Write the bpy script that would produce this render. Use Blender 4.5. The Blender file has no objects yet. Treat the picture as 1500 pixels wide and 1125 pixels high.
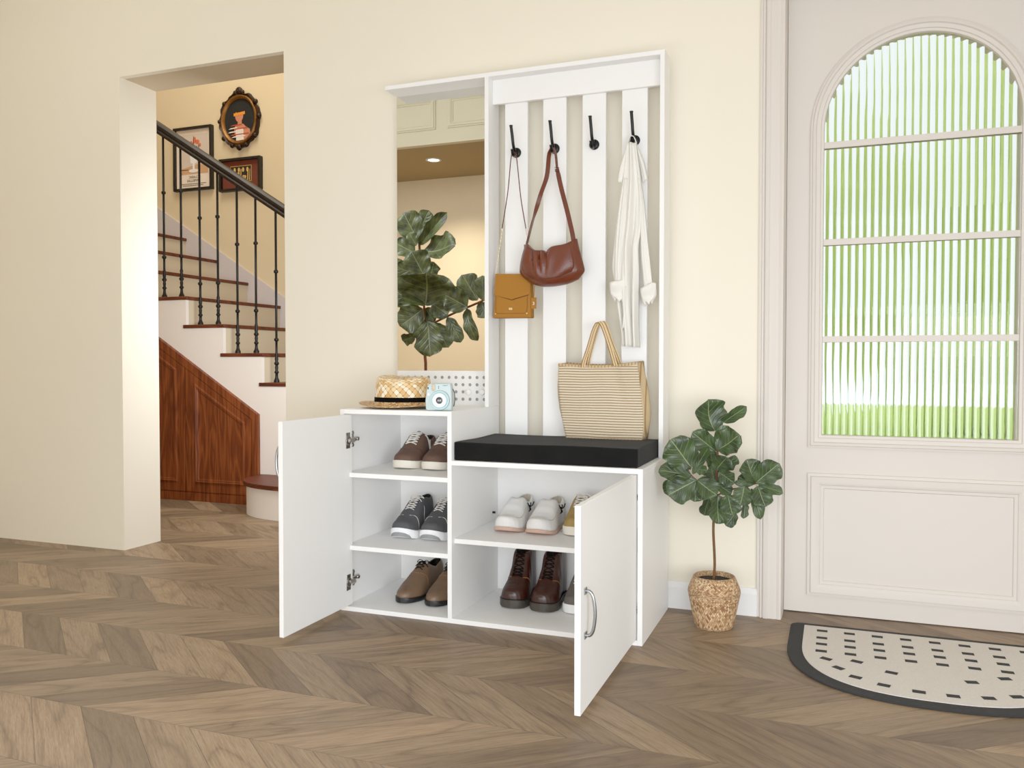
import bpy, bmesh, math, random
from mathutils import Vector, Matrix
random.seed(7)
PI = math.pi
sc = bpy.context.scene
COL = sc.collection
ORG = {}

# ------------------------------------------------------------------ camera (used too for reading photo positions)
CX, CY, CZ, YAW, PIT, FPX, V0 = 1.5124, -2.7759, 0.8119, 0.3654, 0.0247, 1238.46, 562.45
_c, _s, _cp, _sp = math.cos(YAW), math.sin(YAW), math.cos(PIT), math.sin(PIT)
CR, CF, CU = Vector((_c, _s, 0)), Vector((-_s*_cp, _c*_cp, -_sp)), Vector((-_s*_sp, _c*_sp, _cp))
CO = Vector((CX, CY, CZ))
def P(u, v, y):
    """world point on the vertical plane y=const seen at photo pixel u,v"""
    d = CF + CR*((u-750)/FPX) + CU*((V0-v)/FPX)
    return CO + d*((y-CY)/d.y)

# ------------------------------------------------------------------ materials
MATS = {}
GAM = 1.35
def nodes(name):
    m = bpy.data.materials.new(name); m.use_nodes = True
    nt = m.node_tree; b = nt.nodes['Principled BSDF']
    MATS[name] = m
    return m, nt, b
def lin(c):
    # albedo that shows as the given sRGB colour under the scene's soft display gamma
    return tuple(0.88*((((x/255)/12.92 if x/255 <= 0.04045 else ((x/255+0.055)/1.055)**2.4))/0.88)**GAM for x in c)
def plain(name, rgb, rough=0.5, metal=0.0, bump=0.0, bscale=200, var=0.0, vscale=6, spec=0.3, sheen=0, coat=0):
    m, nt, b = nodes(name)
    c = lin(rgb)
    b.inputs['Base Color'].default_value = (*c, 1)
    b.inputs['Roughness'].default_value = rough
    b.inputs['Metallic'].default_value = metal
    b.inputs['Specular IOR Level'].default_value = spec
    if sheen: b.inputs['Sheen Weight'].default_value = sheen
    if coat: b.inputs['Coat Weight'].default_value = coat; b.inputs['Coat Roughness'].default_value = 0.25
    N = nt.nodes; L = nt.links
    tc = N.new('ShaderNodeTexCoord')
    nz = N.new('ShaderNodeTexNoise'); nz.inputs['Scale'].default_value = vscale; nz.inputs['Detail'].default_value = 4
    L.new(tc.outputs['Object'], nz.inputs['Vector'])
    v = max(var, 0.012)
    mx = N.new('ShaderNodeMix'); mx.data_type = 'RGBA'
    mx.inputs[6].default_value = (*[max(0, x*(1-v)) for x in c], 1)
    mx.inputs[7].default_value = (*[min(1, x*(1+v)) for x in c], 1)
    L.new(nz.outputs['Fac'], mx.inputs[0]); L.new(mx.outputs[2], b.inputs['Base Color'])
    if bump:
        n2 = N.new('ShaderNodeTexNoise'); n2.inputs['Scale'].default_value = bscale; n2.inputs['Detail'].default_value = 3
        L.new(tc.outputs['Object'], n2.inputs['Vector'])
        bp = N.new('ShaderNodeBump'); bp.inputs['Strength'].default_value = bump; bp.inputs['Distance'].default_value = 0.002
        L.new(n2.outputs['Fac'], bp.inputs['Height']); L.new(bp.outputs['Normal'], b.inputs['Normal'])
    return m
def emit(name, rgb, s):
    m, nt, b = nodes(name)
    b.inputs['Emission Color'].default_value = (*rgb, 1); b.inputs['Emission Strength'].default_value = s
    return m
class NT:
    """tiny node builder"""
    def __init__(s, nt): s.nt = nt; s.N = nt.nodes; s.L = nt.links
    def n(s, t, **k):
        x = s.N.new(t)
        for a, b in k.items(): setattr(x, a, b)
        return x
    def put(s, sock, v):
        if hasattr(v, 'is_output'): s.L.new(v, sock)
        else: sock.default_value = v
    def math(s, op, a, b=None, c=None):
        x = s.n('ShaderNodeMath', operation=op)
        s.put(x.inputs[0], a)
        if b is not None: s.put(x.inputs[1], b)
        if c is not None: s.put(x.inputs[2], c)
        return x.outputs[0]
    def comb(s, x, y, z):
        k = s.n('ShaderNodeCombineXYZ')
        for i, v in enumerate((x, y, z)): s.put(k.inputs[i], v)
        return k.outputs[0]
    def sep(s, v):
        k = s.n('ShaderNodeSeparateXYZ'); s.L.new(v, k.inputs[0]); return k.outputs
    def ramp(s, f, stops, interp='LINEAR'):
        r = s.n('ShaderNodeValToRGB'); e = r.color_ramp.elements; r.color_ramp.interpolation = interp
        while len(e) < len(stops): e.new(0.5)
        for i, (p, c) in enumerate(stops): e[i].position = p; e[i].color = (*c, 1) if len(c) == 3 else c
        s.put(r.inputs[0], f); return r.outputs[0]
    def noise(s, vec, scale, detail=4, dist=0.0, rough=0.5):
        x = s.n('ShaderNodeTexNoise'); s.L.new(vec, x.inputs['Vector'])
        x.inputs['Scale'].default_value = scale; x.inputs['Detail'].default_value = detail
        x.inputs['Distortion'].default_value = dist; x.inputs['Roughness'].default_value = rough
        return x.outputs['Fac']
    def mix(s, f, a, b, mode='MIX'):
        x = s.n('ShaderNodeMix', data_type='RGBA', blend_type=mode)
        s.put(x.inputs[0], f)
        for i, v in ((6, a), (7, b)): s.put(x.inputs[i], (*v, 1) if isinstance(v, tuple) and len(v) == 3 else v)
        return x.outputs[2]
    def bump(s, h, strength, dist, b):
        x = s.n('ShaderNodeBump'); x.inputs['Strength'].default_value = strength; x.inputs['Distance'].default_value = dist
        s.put(x.inputs['Height'], h); s.L.new(x.outputs[0], b.inputs['Normal'])

def floor_mat():
    m, nt, b = nodes('chevron oak floor'); k = NT(nt)
    tc = k.n('ShaderNodeTexCoord'); x, y, _ = k.sep(tc.outputs['Object'])
    yy = k.math('ADD', y, 0.79)
    tri = k.math('PINGPONG', yy, 0.25)
    row = k.math('FLOOR', k.math('DIVIDE', yy, 0.25))
    u = k.math('SUBTRACT', k.math('ADD', x, -0.0122), k.math('MULTIPLY', tri, 1.27))
    up = k.math('DIVIDE', u, 0.1615)
    kk = k.math('FLOOR', up); fu = k.math('SUBTRACT', up, kk)
    wn = k.n('ShaderNodeTexWhiteNoise', noise_dimensions='3D')
    k.L.new(k.comb(kk, row, 0.5), wn.inputs['Vector'])
    r1 = wn.outputs['Value']; rc = k.sep(wn.outputs['Color'])
    al = k.math('MULTIPLY', tri, 1.62); ac = k.math('MULTIPLY', fu, 0.1)
    # broad figure: distorted growth rings
    oA = k.math('MULTIPLY', rc[0], 40); oB = k.math('MULTIPLY', rc[1], 40)
    vf = k.comb(k.math('ADD', k.math('MULTIPLY', ac, 8), oA), k.math('ADD', k.math('MULTIPLY', al, 1.3), oB), k.math('MULTIPLY', r1, 9))
    low = k.noise(vf, 1.0, 2, 0.4)
    rings = k.math('PINGPONG', k.math('MULTIPLY', low, 13), 1.0)
    vg = k.comb(k.math('ADD', k.math('MULTIPLY', ac, 260), oA), k.math('ADD', k.math('MULTIPLY', al, 9), oB), r1)
    fine = k.noise(vg, 1.0, 5, 0.6, 0.6)
    vp = k.comb(k.math('ADD', k.math('MULTIPLY', ac, 700), oA), k.math('ADD', k.math('MULTIPLY', al, 30), oB), r1)
    pore = k.noise(vp, 1.0, 3, 0.2, 0.6)
    g = k.math('ADD', k.math('MULTIPLY', k.math('SUBTRACT', 1.0, rings), 0.07), k.math('ADD', k.math('MULTIPLY', fine, 0.60), k.math('MULTIPLY', pore, 0.42)))
    base = k.ramp(g, [(0.20, lin((84, 66, 49))), (0.40, lin((124, 103, 80))), (0.55, lin((146, 125, 100))), (0.78, lin((166, 146, 121)))])
    tone = k.ramp(r1, [(0.0, (0.60, 0.57, 0.54)), (0.3, (0.84, 0.82, 0.80)), (0.65, (1.04, 1.04, 1.04)), (1.0, (1.3, 1.28, 1.25))])
    line = k.math('MULTIPLY', k.math('POWER', rings, 6.0), k.math('ADD', 0.25, k.math('MULTIPLY', pore, 0.9)))
    base = k.mix(k.math('MULTIPLY', line, 0.5), base, lin((84, 64, 46)))
    c = k.mix(1.0, base, tone, 'MULTIPLY')
    ef = k.math('MULTIPLY', k.math('MINIMUM', fu, k.math('SUBTRACT', 1.0, fu)), 0.1)
    et = k.math('MINIMUM', tri, k.math('SUBTRACT', 0.25, tri))
    seam = k.math('MINIMUM', 1.0, k.math('DIVIDE', k.math('MINIMUM', ef, et), 0.0014))
    c = k.mix(seam, k.mix(0.7, c, lin((56, 42, 30))), c)
    k.L.new(c, b.inputs['Base Color'])
    k.put(b.inputs['Roughness'], k.math('ADD', 0.42, k.math('MULTIPLY', fine, 0.2)))
    b.inputs['Specular IOR Level'].default_value = 0.35
    k.bump(k.math('ADD', k.math('MULTIPLY', fine, 0.5), seam), 0.25, 0.0015, b)
    return m
def wood_mat(name, dark, mid, light, axis='Z', scale=1.0, rough=0.5):
    m, nt, b = nodes(name); k = NT(nt)
    tc = k.n('ShaderNodeTexCoord'); x, y, z = k.sep(tc.outputs['Object'])
    if axis == 'Z': ac = k.math('ADD', x, k.math('MULTIPLY', y, 0.7)); al = z
    elif axis == 'X': ac = k.math('ADD', y, z); al = x
    else: ac = k.math('ADD', x, z); al = y
    plank = k.math('FLOOR', k.math('DIVIDE', ac, 0.09))
    low = k.noise(k.comb(k.math('MULTIPLY', ac, 14*scale), k.math('MULTIPLY', al, 1.6*scale), plank), 1.0, 2, 0.3)
    rings = k.math('PINGPONG', k.math('MULTIPLY', low, 12), 1.0)
    fine = k.noise(k.comb(k.math('MULTIPLY', ac, 190*scale), k.math('MULTIPLY', al, 5*scale), 0.0), 1.0, 5, 0.4, 0.6)
    g = k.math('ADD', k.math('MULTIPLY', rings, 0.32), k.math('MULTIPLY', fine, 0.72))
    k.L.new(k.ramp(g, [(0.2, dark), (0.5, mid), (0.85, light)]), b.inputs['Base Color'])
    b.inputs['Roughness'].default_value = rough; b.inputs['Specular IOR Level'].default_value = 0.22
    k.bump(fine, 0.12, 0.001, b)
    return m
def leaf_mat(name, dark, light, vein, back):
    m, nt, b = nodes(name); k = NT(nt)
    uv = k.n('ShaderNodeUVMap'); u, v, _ = k.sep(uv.outputs[0])
    s = k.math('ABSOLUTE', k.math('SUBTRACT', u, 0.5))
    lat = k.math('FRACT', k.math('ADD', k.math('MULTIPLY', v, 5.5), k.math('ADD', k.math('MULTIPLY', s, -4.5), k.math('MULTIPLY', k.math('GREATER_THAN', u, 0.5), 0.37))))
    lat = k.math('ABSOLUTE', k.math('SUBTRACT', lat, 0.5))
    vl = k.math('LESS_THAN', lat, 0.035)
    mid = k.math('LESS_THAN', s, 0.014)
    vn = k.math('MAXIMUM', k.math('MULTIPLY', vl, 0.55), mid)
    tc = k.n('ShaderNodeTexCoord')
    nz = k.noise(tc.outputs['Object'], 28, 4)
    col = k.mix(k.ramp(nz, [(0.3, (0, 0, 0)), (0.7, (1, 1, 1))]), dark, light)
    col = k.mix(k.math('MULTIPLY', vn, 0.55), col, vein)
    geo = k.n('ShaderNodeNewGeometry')
    col = k.mix(geo.outputs['Backfacing'], col, k.mix(k.math('MULTIPLY', vn, 0.5), back, vein))
    k.L.new(col, b.inputs['Base Color']); b.inputs['Roughness'].default_value = 0.42
    k.bump(k.math('MINIMUM', k.math('MULTIPLY', k.math('MINIMUM', lat, k.math('MULTIPLY', s, 2.0)), 5.0), 1.0), 0.5, 0.003, b)
    return m
def stripe_mat(name, a, bb, freq, axis=2, wob=0.004, duty=(0.35, 0.6), mid=None):
    m, nt, b = nodes(name); k = NT(nt)
    tc = k.n('ShaderNodeTexCoord'); xyz = k.sep(tc.outputs['Object'])
    wv = k.math('MULTIPLY', k.math('SUBTRACT', k.noise(tc.outputs['Object'], 9, 1), 0.5), wob)
    ph = k.math('FRACT', k.math('MULTIPLY', k.math('ADD', xyz[axis], wv), freq))
    st = [(0.0, a), (duty[0], a), (duty[0]+0.08, bb), (duty[1], bb), (duty[1]+0.08, mid or a), (0.92, mid or a), (1.0, a)]
    c = k.ramp(ph, st)
    fine = k.noise(tc.outputs['Object'], 520, 2)
    c = k.mix(k.math('MULTIPLY', fine, 0.5), c, k.mix(1.0, c, (0.55, 0.5, 0.42), 'MULTIPLY'))
    k.L.new(c, b.inputs['Base Color']); b.inputs['Roughness'].default_value = 0.85
    k.bump(fine, 0.4, 0.0015, b)
    return m
def weave_mat(name, stops, dark, scale, diag=True, bump=0.6, zshift=None, wid=0.5, hei=0.25):
    """woven strips from a brick pattern laid over the part's UVs"""
    m, nt, b = nodes(name); k = NT(nt)
    uv = k.n('ShaderNodeUVMap'); mp = k.n('ShaderNodeMapping')
    mp.inputs['Rotation'].default_value = (0, 0, PI/4 if diag else 0); mp.inputs['Scale'].default_value = scale if isinstance(scale, tuple) else (scale, scale, 1)
    k.L.new(uv.outputs[0], mp.inputs[0])
    # basket check: alternate horizontal and vertical strips
    x, y, _ = k.sep(mp.outputs[0])
    fx = k.math('FRACT', x); fy = k.math('FRACT', y)
    par = k.math('MODULO', k.math('ADD', k.math('FLOOR', x), k.math('FLOOR', y)), 2.0)
    par = k.math('ABSOLUTE', par)
    ax = k.math('ABSOLUTE', k.math('SUBTRACT', fx, 0.5)); ay = k.math('ABSOLUTE', k.math('SUBTRACT', fy, 0.5))
    hgt = k.n('ShaderNodeMix', data_type='FLOAT'); k.put(hgt.inputs[0], par); k.put(hgt.inputs[2], ax); k.put(hgt.inputs[3], ay)
    oth = k.n('ShaderNodeMix', data_type='FLOAT'); k.put(oth.inputs[0], par); k.put(oth.inputs[2], ay); k.put(oth.inputs[3], ax)
    gap = k.math('GREATER_THAN', k.math('ADD', hgt.outputs[0], k.math('MULTIPLY', k.math('POWER', oth.outputs[0], 3.0), 0.6)), 0.445)
    wn = k.n('ShaderNodeTexWhiteNoise', noise_dimensions='2D'); k.L.new(k.comb(k.math('FLOOR', x), k.math('FLOOR', y), 0), wn.inputs['Vector'])
    c = k.ramp(wn.outputs['Value'], stops)
    fib = k.noise(mp.outputs[0], 9, 3)
    c = k.mix(k.math('MULTIPLY', fib, 0.35), c, k.mix(1.0, c, (0.6, 0.5, 0.38), 'MULTIPLY'))
    c = k.mix(gap, c, dark)
    k.L.new(c, b.inputs['Base Color']); b.inputs['Roughness'].default_value = 0.6
    hh = k.math('SUBTRACT', 0.5, k.math('POWER', hgt.outputs[0], 2.0))
    k.bump(k.math('SUBTRACT', hh, k.math('MULTIPLY', oth.outputs[0], 0.5)), bump, 0.004, b)
    return m

M = {}
M['white'] = plain('white laminate', (240, 239, 237), 0.42, bump=0.02)
M['wall'] = plain('cream wall paint', (237, 230, 214), 0.85, bump=0.05, bscale=350)
M['trim'] = plain('off white trim paint', (219, 212, 204), 0.5)
M['base'] = plain('white skirting paint', (236, 235, 233), 0.5)
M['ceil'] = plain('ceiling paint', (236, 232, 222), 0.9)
M['soffit'] = plain('soffit shade colour', (206, 190, 164), 0.9)  # wall colour darkened to carry the shade under the header
M['stairwall'] = plain('stair wall paint', (226, 208, 174), 0.9, bump=0.04)
M['stringer'] = plain('stair side plaster', (240, 231, 222), 0.8)
M['riser'] = plain('stair riser paint', (212, 198, 172), 0.8)
M['skirt'] = plain('stair skirting paint', (212, 203, 200), 0.7)
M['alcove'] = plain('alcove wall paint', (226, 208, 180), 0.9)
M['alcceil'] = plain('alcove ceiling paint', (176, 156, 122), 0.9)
M['beam'] = plain('painted beam', (214, 206, 184), 0.7)
M['floor'] = floor_mat()
M['cherry'] = wood_mat('red brown cupboard wood', lin((78, 36, 16)), lin((128, 68, 34)), lin((160, 95, 52)))
M['tread'] = wood_mat('red brown tread wood', lin((66, 30, 16)), lin((104, 52, 30)), lin((134, 74, 46)), 'X')
M['rail'] = wood_mat('dark handrail wood', lin((20, 12, 9)), lin((34, 21, 17)), lin((50, 34, 28)), 'X', rough=0.42)
M['iron'] = plain('black iron', (16, 16, 17), 0.45, 0.0, spec=0.18)
M['black'] = plain('black metal', (22, 22, 23), 0.3, 0.5)
M['chrome'] = plain('brushed steel', (170, 172, 174), 0.28, 1.0)
M['steel'] = plain('hinge steel', (190, 188, 184), 0.25, 1.0)
M['mirror'] = plain('mirror glass', (236, 236, 232), 0.0, 1.0)
M['mirror'].node_tree.nodes['Principled BSDF'].inputs['Roughness'].default_value = 0.0
M['cushion'] = plain('black velvet', (27, 27, 27), 0.9, bump=0.35, bscale=60, var=0.5, vscale=16, spec=0.08, sheen=0.03)
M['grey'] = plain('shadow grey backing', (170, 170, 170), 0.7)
M['leaf'] = leaf_mat('fig leaf', lin((44, 62, 36)), lin((80, 102, 58)), lin((168, 182, 132)), lin((98, 116, 68)))
M['leaf2'] = leaf_mat('room fig leaf', lin((48, 60, 34)), lin((112, 122, 74)), lin((176, 182, 136)), lin((150, 158, 112)))
M['bark'] = plain('fig bark', (118, 84, 48), 0.8, bump=0.6, bscale=160, var=0.35, vscale=60)
M['twig'] = plain('fig twig', (128, 72, 42), 0.8, bump=0.4, bscale=120, var=0.3, vscale=40)
M['soil'] = plain('dark soil', (44, 30, 22), 0.95, bump=1.0, bscale=180, var=0.7, vscale=160)
M['basket'] = weave_mat('seagrass weave', [(0, lin((150, 104, 62))), (0.35, lin((196, 156, 112))), (0.7, lin((220, 188, 146))), (1, lin((236, 212, 176)))], lin((92, 54, 28)), (88, 58, 1), True, 0.9)
M['straw'] = weave_mat('straw weave', [(0, lin((216, 172, 104))), (0.35, lin((236, 206, 152))), (0.7, lin((244, 226, 190))), (1, lin((252, 242, 222)))], lin((150, 104, 52)), (40, 13, 1), True, 0.8)
M['brim'] = weave_mat('straw brim weave', [(0, lin((168, 118, 60))), (0.5, lin((214, 170, 108))), (1, lin((242, 216, 170)))], lin((104, 66, 28)), (120, 9, 1), True, 0.8)
M['band'] = plain('black hat ribbon', (12, 12, 12), 0.9, spec=0.05, bump=0.2, bscale=300)
M['aqua'] = plain('pale aqua plastic', (200, 216, 217), 0.35)
M['aqua2'] = plain('soft aqua ring', (160, 204, 210), 0.35)
M['whiteplastic'] = plain('white plastic', (236, 234, 234), 0.3)
M['lensblack'] = plain('black lens', (20, 20, 22), 0.15)
M['flash'] = plain('frosted flash lens', (206, 196, 176), 0.2)
M['darkgrey'] = plain('dark grey plastic', (70, 78, 78), 0.5)
M['bagbrown'] = plain('chestnut leather', (112, 54, 24), 0.36, bump=0.35, bscale=240, var=0.3, vscale=22, spec=0.35, coat=0.08)
M['bagbrown2'] = plain('chestnut leather trim', (150, 84, 48), 0.4, bump=0.2, bscale=260)
M['mustard'] = plain('mustard leather', (166, 116, 34), 0.6, bump=0.12, bscale=400, spec=0.2)
M['mustard2'] = plain('mustard seam', (92, 58, 18), 0.6)
M['gold'] = plain('pale gold metal', (236, 216, 170), 0.3, 0.9)
M['tote'] = stripe_mat('striped jute', lin((226, 215, 194)), lin((152, 127, 94)), 118, 2, 0.005, (0.36, 0.66), lin((206, 188, 156)))
M['toteside'] = stripe_mat('striped jute side', lin((206, 184, 146)), lin((170, 138, 94)), 60, 0, 0.001)
M['jute'] = stripe_mat('jute webbing', lin((206, 182, 142)), lin((160, 128, 84)), 90, 0, 0.001)
M['jutel'] = plain('pale jute', (216, 194, 156), 0.9, bump=0.4, bscale=500)
M['juted'] = plain('brown jute', (164, 130, 86), 0.9, bump=0.4, bscale=500)
M['linen'] = plain('white linen', (233, 230, 223), 0.9, bump=0.15, bscale=500)
M['sneaker'] = plain('brown suede sneaker', (108, 82, 68), 0.7, bump=0.25, bscale=320, var=0.15)
M['lining'] = plain('dark shoe lining', (70, 54, 44), 0.9)
M['offsole'] = plain('off white rubber', (228, 222, 208), 0.6)
M['lacew'] = plain('white laces', (226, 222, 214), 0.8)
M['greyshoe'] = plain('grey sneaker fabric', (88, 88, 90), 0.75, bump=0.25, bscale=420, var=0.12)
M['greyline'] = plain('charcoal lining', (46, 46, 48), 0.9)
M['whitesole'] = plain('white rubber', (238, 238, 238), 0.5)
M['greysole'] = plain('grey tread rubber', (150, 150, 152), 0.7, bump=0.5, bscale=200)
M['derby'] = plain('taupe brown leather', (122, 98, 76), 0.5, bump=0.25, bscale=220, var=0.25, vscale=30, coat=0.15)
M['blacksole'] = plain('black rubber', (24, 23, 23), 0.45)
M['lacek'] = plain('black laces', (16, 12, 11), 0.8, spec=0.1)
M['loafer'] = plain('white leather', (232, 230, 226), 0.5, bump=0.08, bscale=200)
M['pinksole'] = plain('pink rubber studs', (206, 172, 154), 0.6, bump=0.6, bscale=110)
M['loafline'] = plain('beige lining', (206, 196, 178), 0.9)
M['boot'] = plain('dark brown polished leather', (70, 36, 22), 0.34, bump=0.08, bscale=120, var=0.3, vscale=12, coat=0.15)
M['bootsole'] = plain('grey brown boot rubber', (74, 68, 60), 0.5)
M['stitch'] = plain('tan stitching', (176, 134, 84), 0.7)
M['tanshoe'] = plain('tan canvas', (168, 142, 88), 0.8, bump=0.5, bscale=260, var=0.3, vscale=40)
M['canvas'] = plain('washed grey canvas', (110, 104, 98), 0.85, bump=0.4, bscale=300)
M['mateb'] = plain('charcoal mat border', (52, 52, 53), 0.9, bump=0.6, bscale=400)
M['matw'] = plain('speckled ivory mat', (214, 208, 200), 0.95, bump=0.8, bscale=300, var=0.18, vscale=220)
M['frameb'] = plain('black picture frame', (20, 14, 12), 0.5, spec=0.3)
M['paper'] = plain('poster paper', (238, 222, 204), 0.8)
M['posterbg'] = plain('poster backdrop', (218, 202, 186), 0.8, var=0.06)
M['terracotta'] = plain('poster tan table', (210, 168, 128), 0.8, var=0.1)
M['coral'] = plain('poster coral flower', (226, 120, 84), 0.8)
M['vasew'] = plain('poster white vase', (240, 236, 232), 0.8)
M['ink'] = plain('poster ink', (96, 84, 76), 0.8)
M['matbrown'] = plain('red brown picture mount', (120, 62, 42), 0.8)
M['artdark'] = plain('dark picture ground', (46, 34, 22), 0.7, var=0.6, vscale=60)
M['artgold'] = plain('pale gold picture strokes', (218, 180, 110), 0.7, var=0.3, vscale=80)
M['oldgold'] = plain('antique gold', (150, 106, 52), 0.4, 0.6, bump=0.8, bscale=90, var=0.5, vscale=40)
M['darkgold'] = plain('dark bronze carving', (58, 36, 22), 0.4, 0.5, bump=1.0, bscale=120, var=0.6, vscale=60)
M['skin'] = plain('portrait skin', (206, 140, 110), 0.8)
M['orange'] = plain('portrait orange bar', (232, 150, 50), 0.8)
M['red'] = plain('portrait red', (190, 84, 56), 0.8)
M['cloth'] = plain('portrait pale cloth', (236, 224, 210), 0.8)
M['artblack'] = plain('portrait black', (26, 26, 22), 0.8)
M['lawn'] = plain('lawn grass', (190, 215, 84), 0.9, var=0.2, vscale=3)
M['hedge'] = plain('garden hedge', (206, 222, 140), 0.9, var=0.55, vscale=2.5)
M['lamp'] = emit('downlight glow', (1.0, 0.9, 0.72), 12)
g, nt, b = nodes('reeded glass'); M['glass'] = g
b.inputs['Base Color'].default_value = (0.98, 1.0, 0.88, 1); b.inputs['Roughness'].default_value = 0.02
b.inputs['Transmission Weight'].default_value = 1.0; b.inputs['IOR'].default_value = 1.45

# ------------------------------------------------------------------ mesh builder
class MB:
    def __init__(s): s.v = []; s.f = []; s.m = []; s.sm = []; s.uv = []
    def add(s, vs, fs, mat=0, smooth=False, uvs=None):
        o = len(s.v); s.v += [Vector(p) for p in vs]
        for i, f in enumerate(fs):
            s.f.append([o+j for j in f]); s.m.append(mat); s.sm.append(smooth)
            s.uv.append(uvs[i] if uvs else None)
        return s
    def box(s, a, b, mat=0):
        (x0, y0, z0), (x1, y1, z1) = a, b
        vs = [(x0,y0,z0),(x1,y0,z0),(x1,y1,z0),(x0,y1,z0),(x0,y0,z1),(x1,y0,z1),(x1,y1,z1),(x0,y1,z1)]
        return s.add(vs, [(3,2,1,0),(4,5,6,7),(0,1,5,4),(1,2,6,5),(2,3,7,6),(3,0,4,7)], mat)
    def grid(s, rows, mat=0, smooth=True, closed_u=False, flip=False, uv=None):
        nr, nc = len(rows), len(rows[0]); fs = []; uvs = []
        for i in range(nr-1):
            for j in range(nc if closed_u else nc-1):
                k = (j+1) % nc
                q = (i*nc+j, i*nc+k, (i+1)*nc+k, (i+1)*nc+j)
                w = [(j/(nc-(0 if closed_u else 1)), i/(nr-1)), ((j+1)/(nc-(0 if closed_u else 1)), i/(nr-1)), ((j+1)/(nc-(0 if closed_u else 1)), (i+1)/(nr-1)), (j/(nc-(0 if closed_u else 1)), (i+1)/(nr-1))]
                if flip: q = q[::-1]; w = w[::-1]
                fs.append(q); uvs.append(w)
        return s.add([p for r in rows for p in r], fs, mat, smooth, uvs)
    def tube(s, pts, r, n=8, mat=0, cap=True, closed=False, sx=None):
        pts = [Vector(p) for p in pts]; N = len(pts); rows = []; up = None
        for i, p in enumerate(pts):
            a = pts[(i-1) % N] if (closed or i) else pts[0]; b2 = pts[(i+1) % N] if (closed or i < N-1) else pts[-1]
            t = (b2-a).normalized() if (b2-a).length > 1e-9 else Vector((0,0,1))
            if up is None:
                up = Vector((0,0,1)) if abs(t.z) < 0.9 else Vector((0,1,0))
            u = (up - t*up.dot(t)).normalized(); w = t.cross(u); up = u
            rr = r[i] if isinstance(r, (list, tuple)) else r
            rows.append([p + (u*math.cos(2*PI*k/n) + w*math.sin(2*PI*k/n)*(sx or 1))*rr for k in range(n)])
        if closed: rows.append(rows[0])
        s.grid(rows, mat, True, True)
        if cap and not closed:
            for row, fl in ((rows[0], True), (rows[-1], False)):
                s.add(row, [tuple(range(n))[::-1] if fl else tuple(range(n))], mat)
        return s
    def ribbon(s, pts, wdir, w, t, mat=0):
        """flat strap along pts: wdir gives width direction, t the thickness"""
        pts = [Vector(p) for p in pts]; rows = []
        for i, p in enumerate(pts):
            a = pts[max(i-1, 0)]; b2 = pts[min(i+1, len(pts)-1)]
            tg = (b2-a).normalized(); wd = Vector(wdir[i] if isinstance(wdir, list) else wdir); wd = (wd - tg*wd.dot(tg)).normalized()
            nn = tg.cross(wd).normalized(); ww = w[i] if isinstance(w, (list, tuple)) else w
            rows.append([p+wd*ww/2+nn*t/2, p-wd*ww/2+nn*t/2, p-wd*ww/2-nn*t/2, p+wd*ww/2-nn*t/2])
        s.grid(rows, mat, False, True)
        s.add(rows[0], [(3,2,1,0)], mat); s.add(rows[-1], [(0,1,2,3)], mat)
        return s
    def lathe(s, prof, c=(0,0,0), n=32, mat=0, smooth=True):
        rows = [[Vector(c)+Vector((r*math.cos(2*PI*k/n), r*math.sin(2*PI*k/n), z)) for k in range(n)] for r, z in prof]
        return s.grid(rows, mat, smooth, True)
    def disc(s, c, r, axis='y', d=0.004, n=24, mat=0, rz=None):
        """cylinder starting at c going d along axis (signed)"""
        rz = rz or r; c = Vector(c); ax = {'x': (Vector((0,1,0)), Vector((0,0,1)), Vector((1,0,0))), 'y': (Vector((1,0,0)), Vector((0,0,1)), Vector((0,1,0))), 'z': (Vector((1,0,0)), Vector((0,1,0)), Vector((0,0,1)))}[axis]
        a = [c+ax[0]*r*math.cos(2*PI*k/n)+ax[1]*rz*math.sin(2*PI*k/n) for k in range(n)]
        b2 = [p+ax[2]*d for p in a]
        s.grid([a, b2], mat, True, True)
        s.add(a, [tuple(range(n))], mat); s.add(b2, [tuple(range(n))], mat)
        return s
    def prism(s, poly, d, mat=0):
        """extrude polygon (3d points) along vector d"""
        n = len(poly); a = [Vector(p) for p in poly]; b2 = [p+Vector(d) for p in a]
        s.add(a+b2, [tuple(range(n))[::-1], tuple(range(n, 2*n))] + [(i, (i+1) % n, n+(i+1) % n, n+i) for i in range(n)], mat)
        return s
    def build(s, name, mats, parent=None, local=False, bevel=0, solid=0, sub=0, angle=40, seg=2, doubles=True, offs=-1, keepnormals=False):
        o0 = Vector((0,0,0)) if (local or parent is None) else ORG.get(parent, Vector((0,0,0)))
        me = bpy.data.meshes.new(name)
        me.from_pydata([p-o0 for p in s.v], [], s.f)
        if not isinstance(mats, (list, tuple)): mats = [mats]
        for x in mats: me.materials.append(M[x])
        me.polygons.foreach_set('material_index', s.m)
        me.polygons.foreach_set('use_smooth', [True]*len(s.f))
        if any(u for u in s.uv):
            ul = me.uv_layers.new(name='UVMap'); i = 0
            for f, u in zip(s.f, s.uv):
                for j in range(len(f)):
                    ul.data[i].uv = u[j] if u else (0, 0); i += 1
        bm = bmesh.new(); bm.from_mesh(me)
        if doubles: bmesh.ops.remove_doubles(bm, verts=bm.verts, dist=1e-5)
        if not keepnormals: bmesh.ops.recalc_face_normals(bm, faces=bm.faces)
        bm.to_mesh(me); bm.free()
        me.set_sharp_from_angle(angle=math.radians(angle))
        o = bpy.data.objects.new(name, me); COL.objects.link(o)
        if parent: o.parent = parent; ORG[o] = o0
        else: ORG[o] = Vector((0,0,0))
        if solid:
            q = o.modifiers.new('Solidify', 'SOLIDIFY'); q.thickness = solid; q.offset = offs
            if len(mats) > 1 and offs == -1: q.material_offset = 1; q.material_offset_rim = 0
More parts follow.
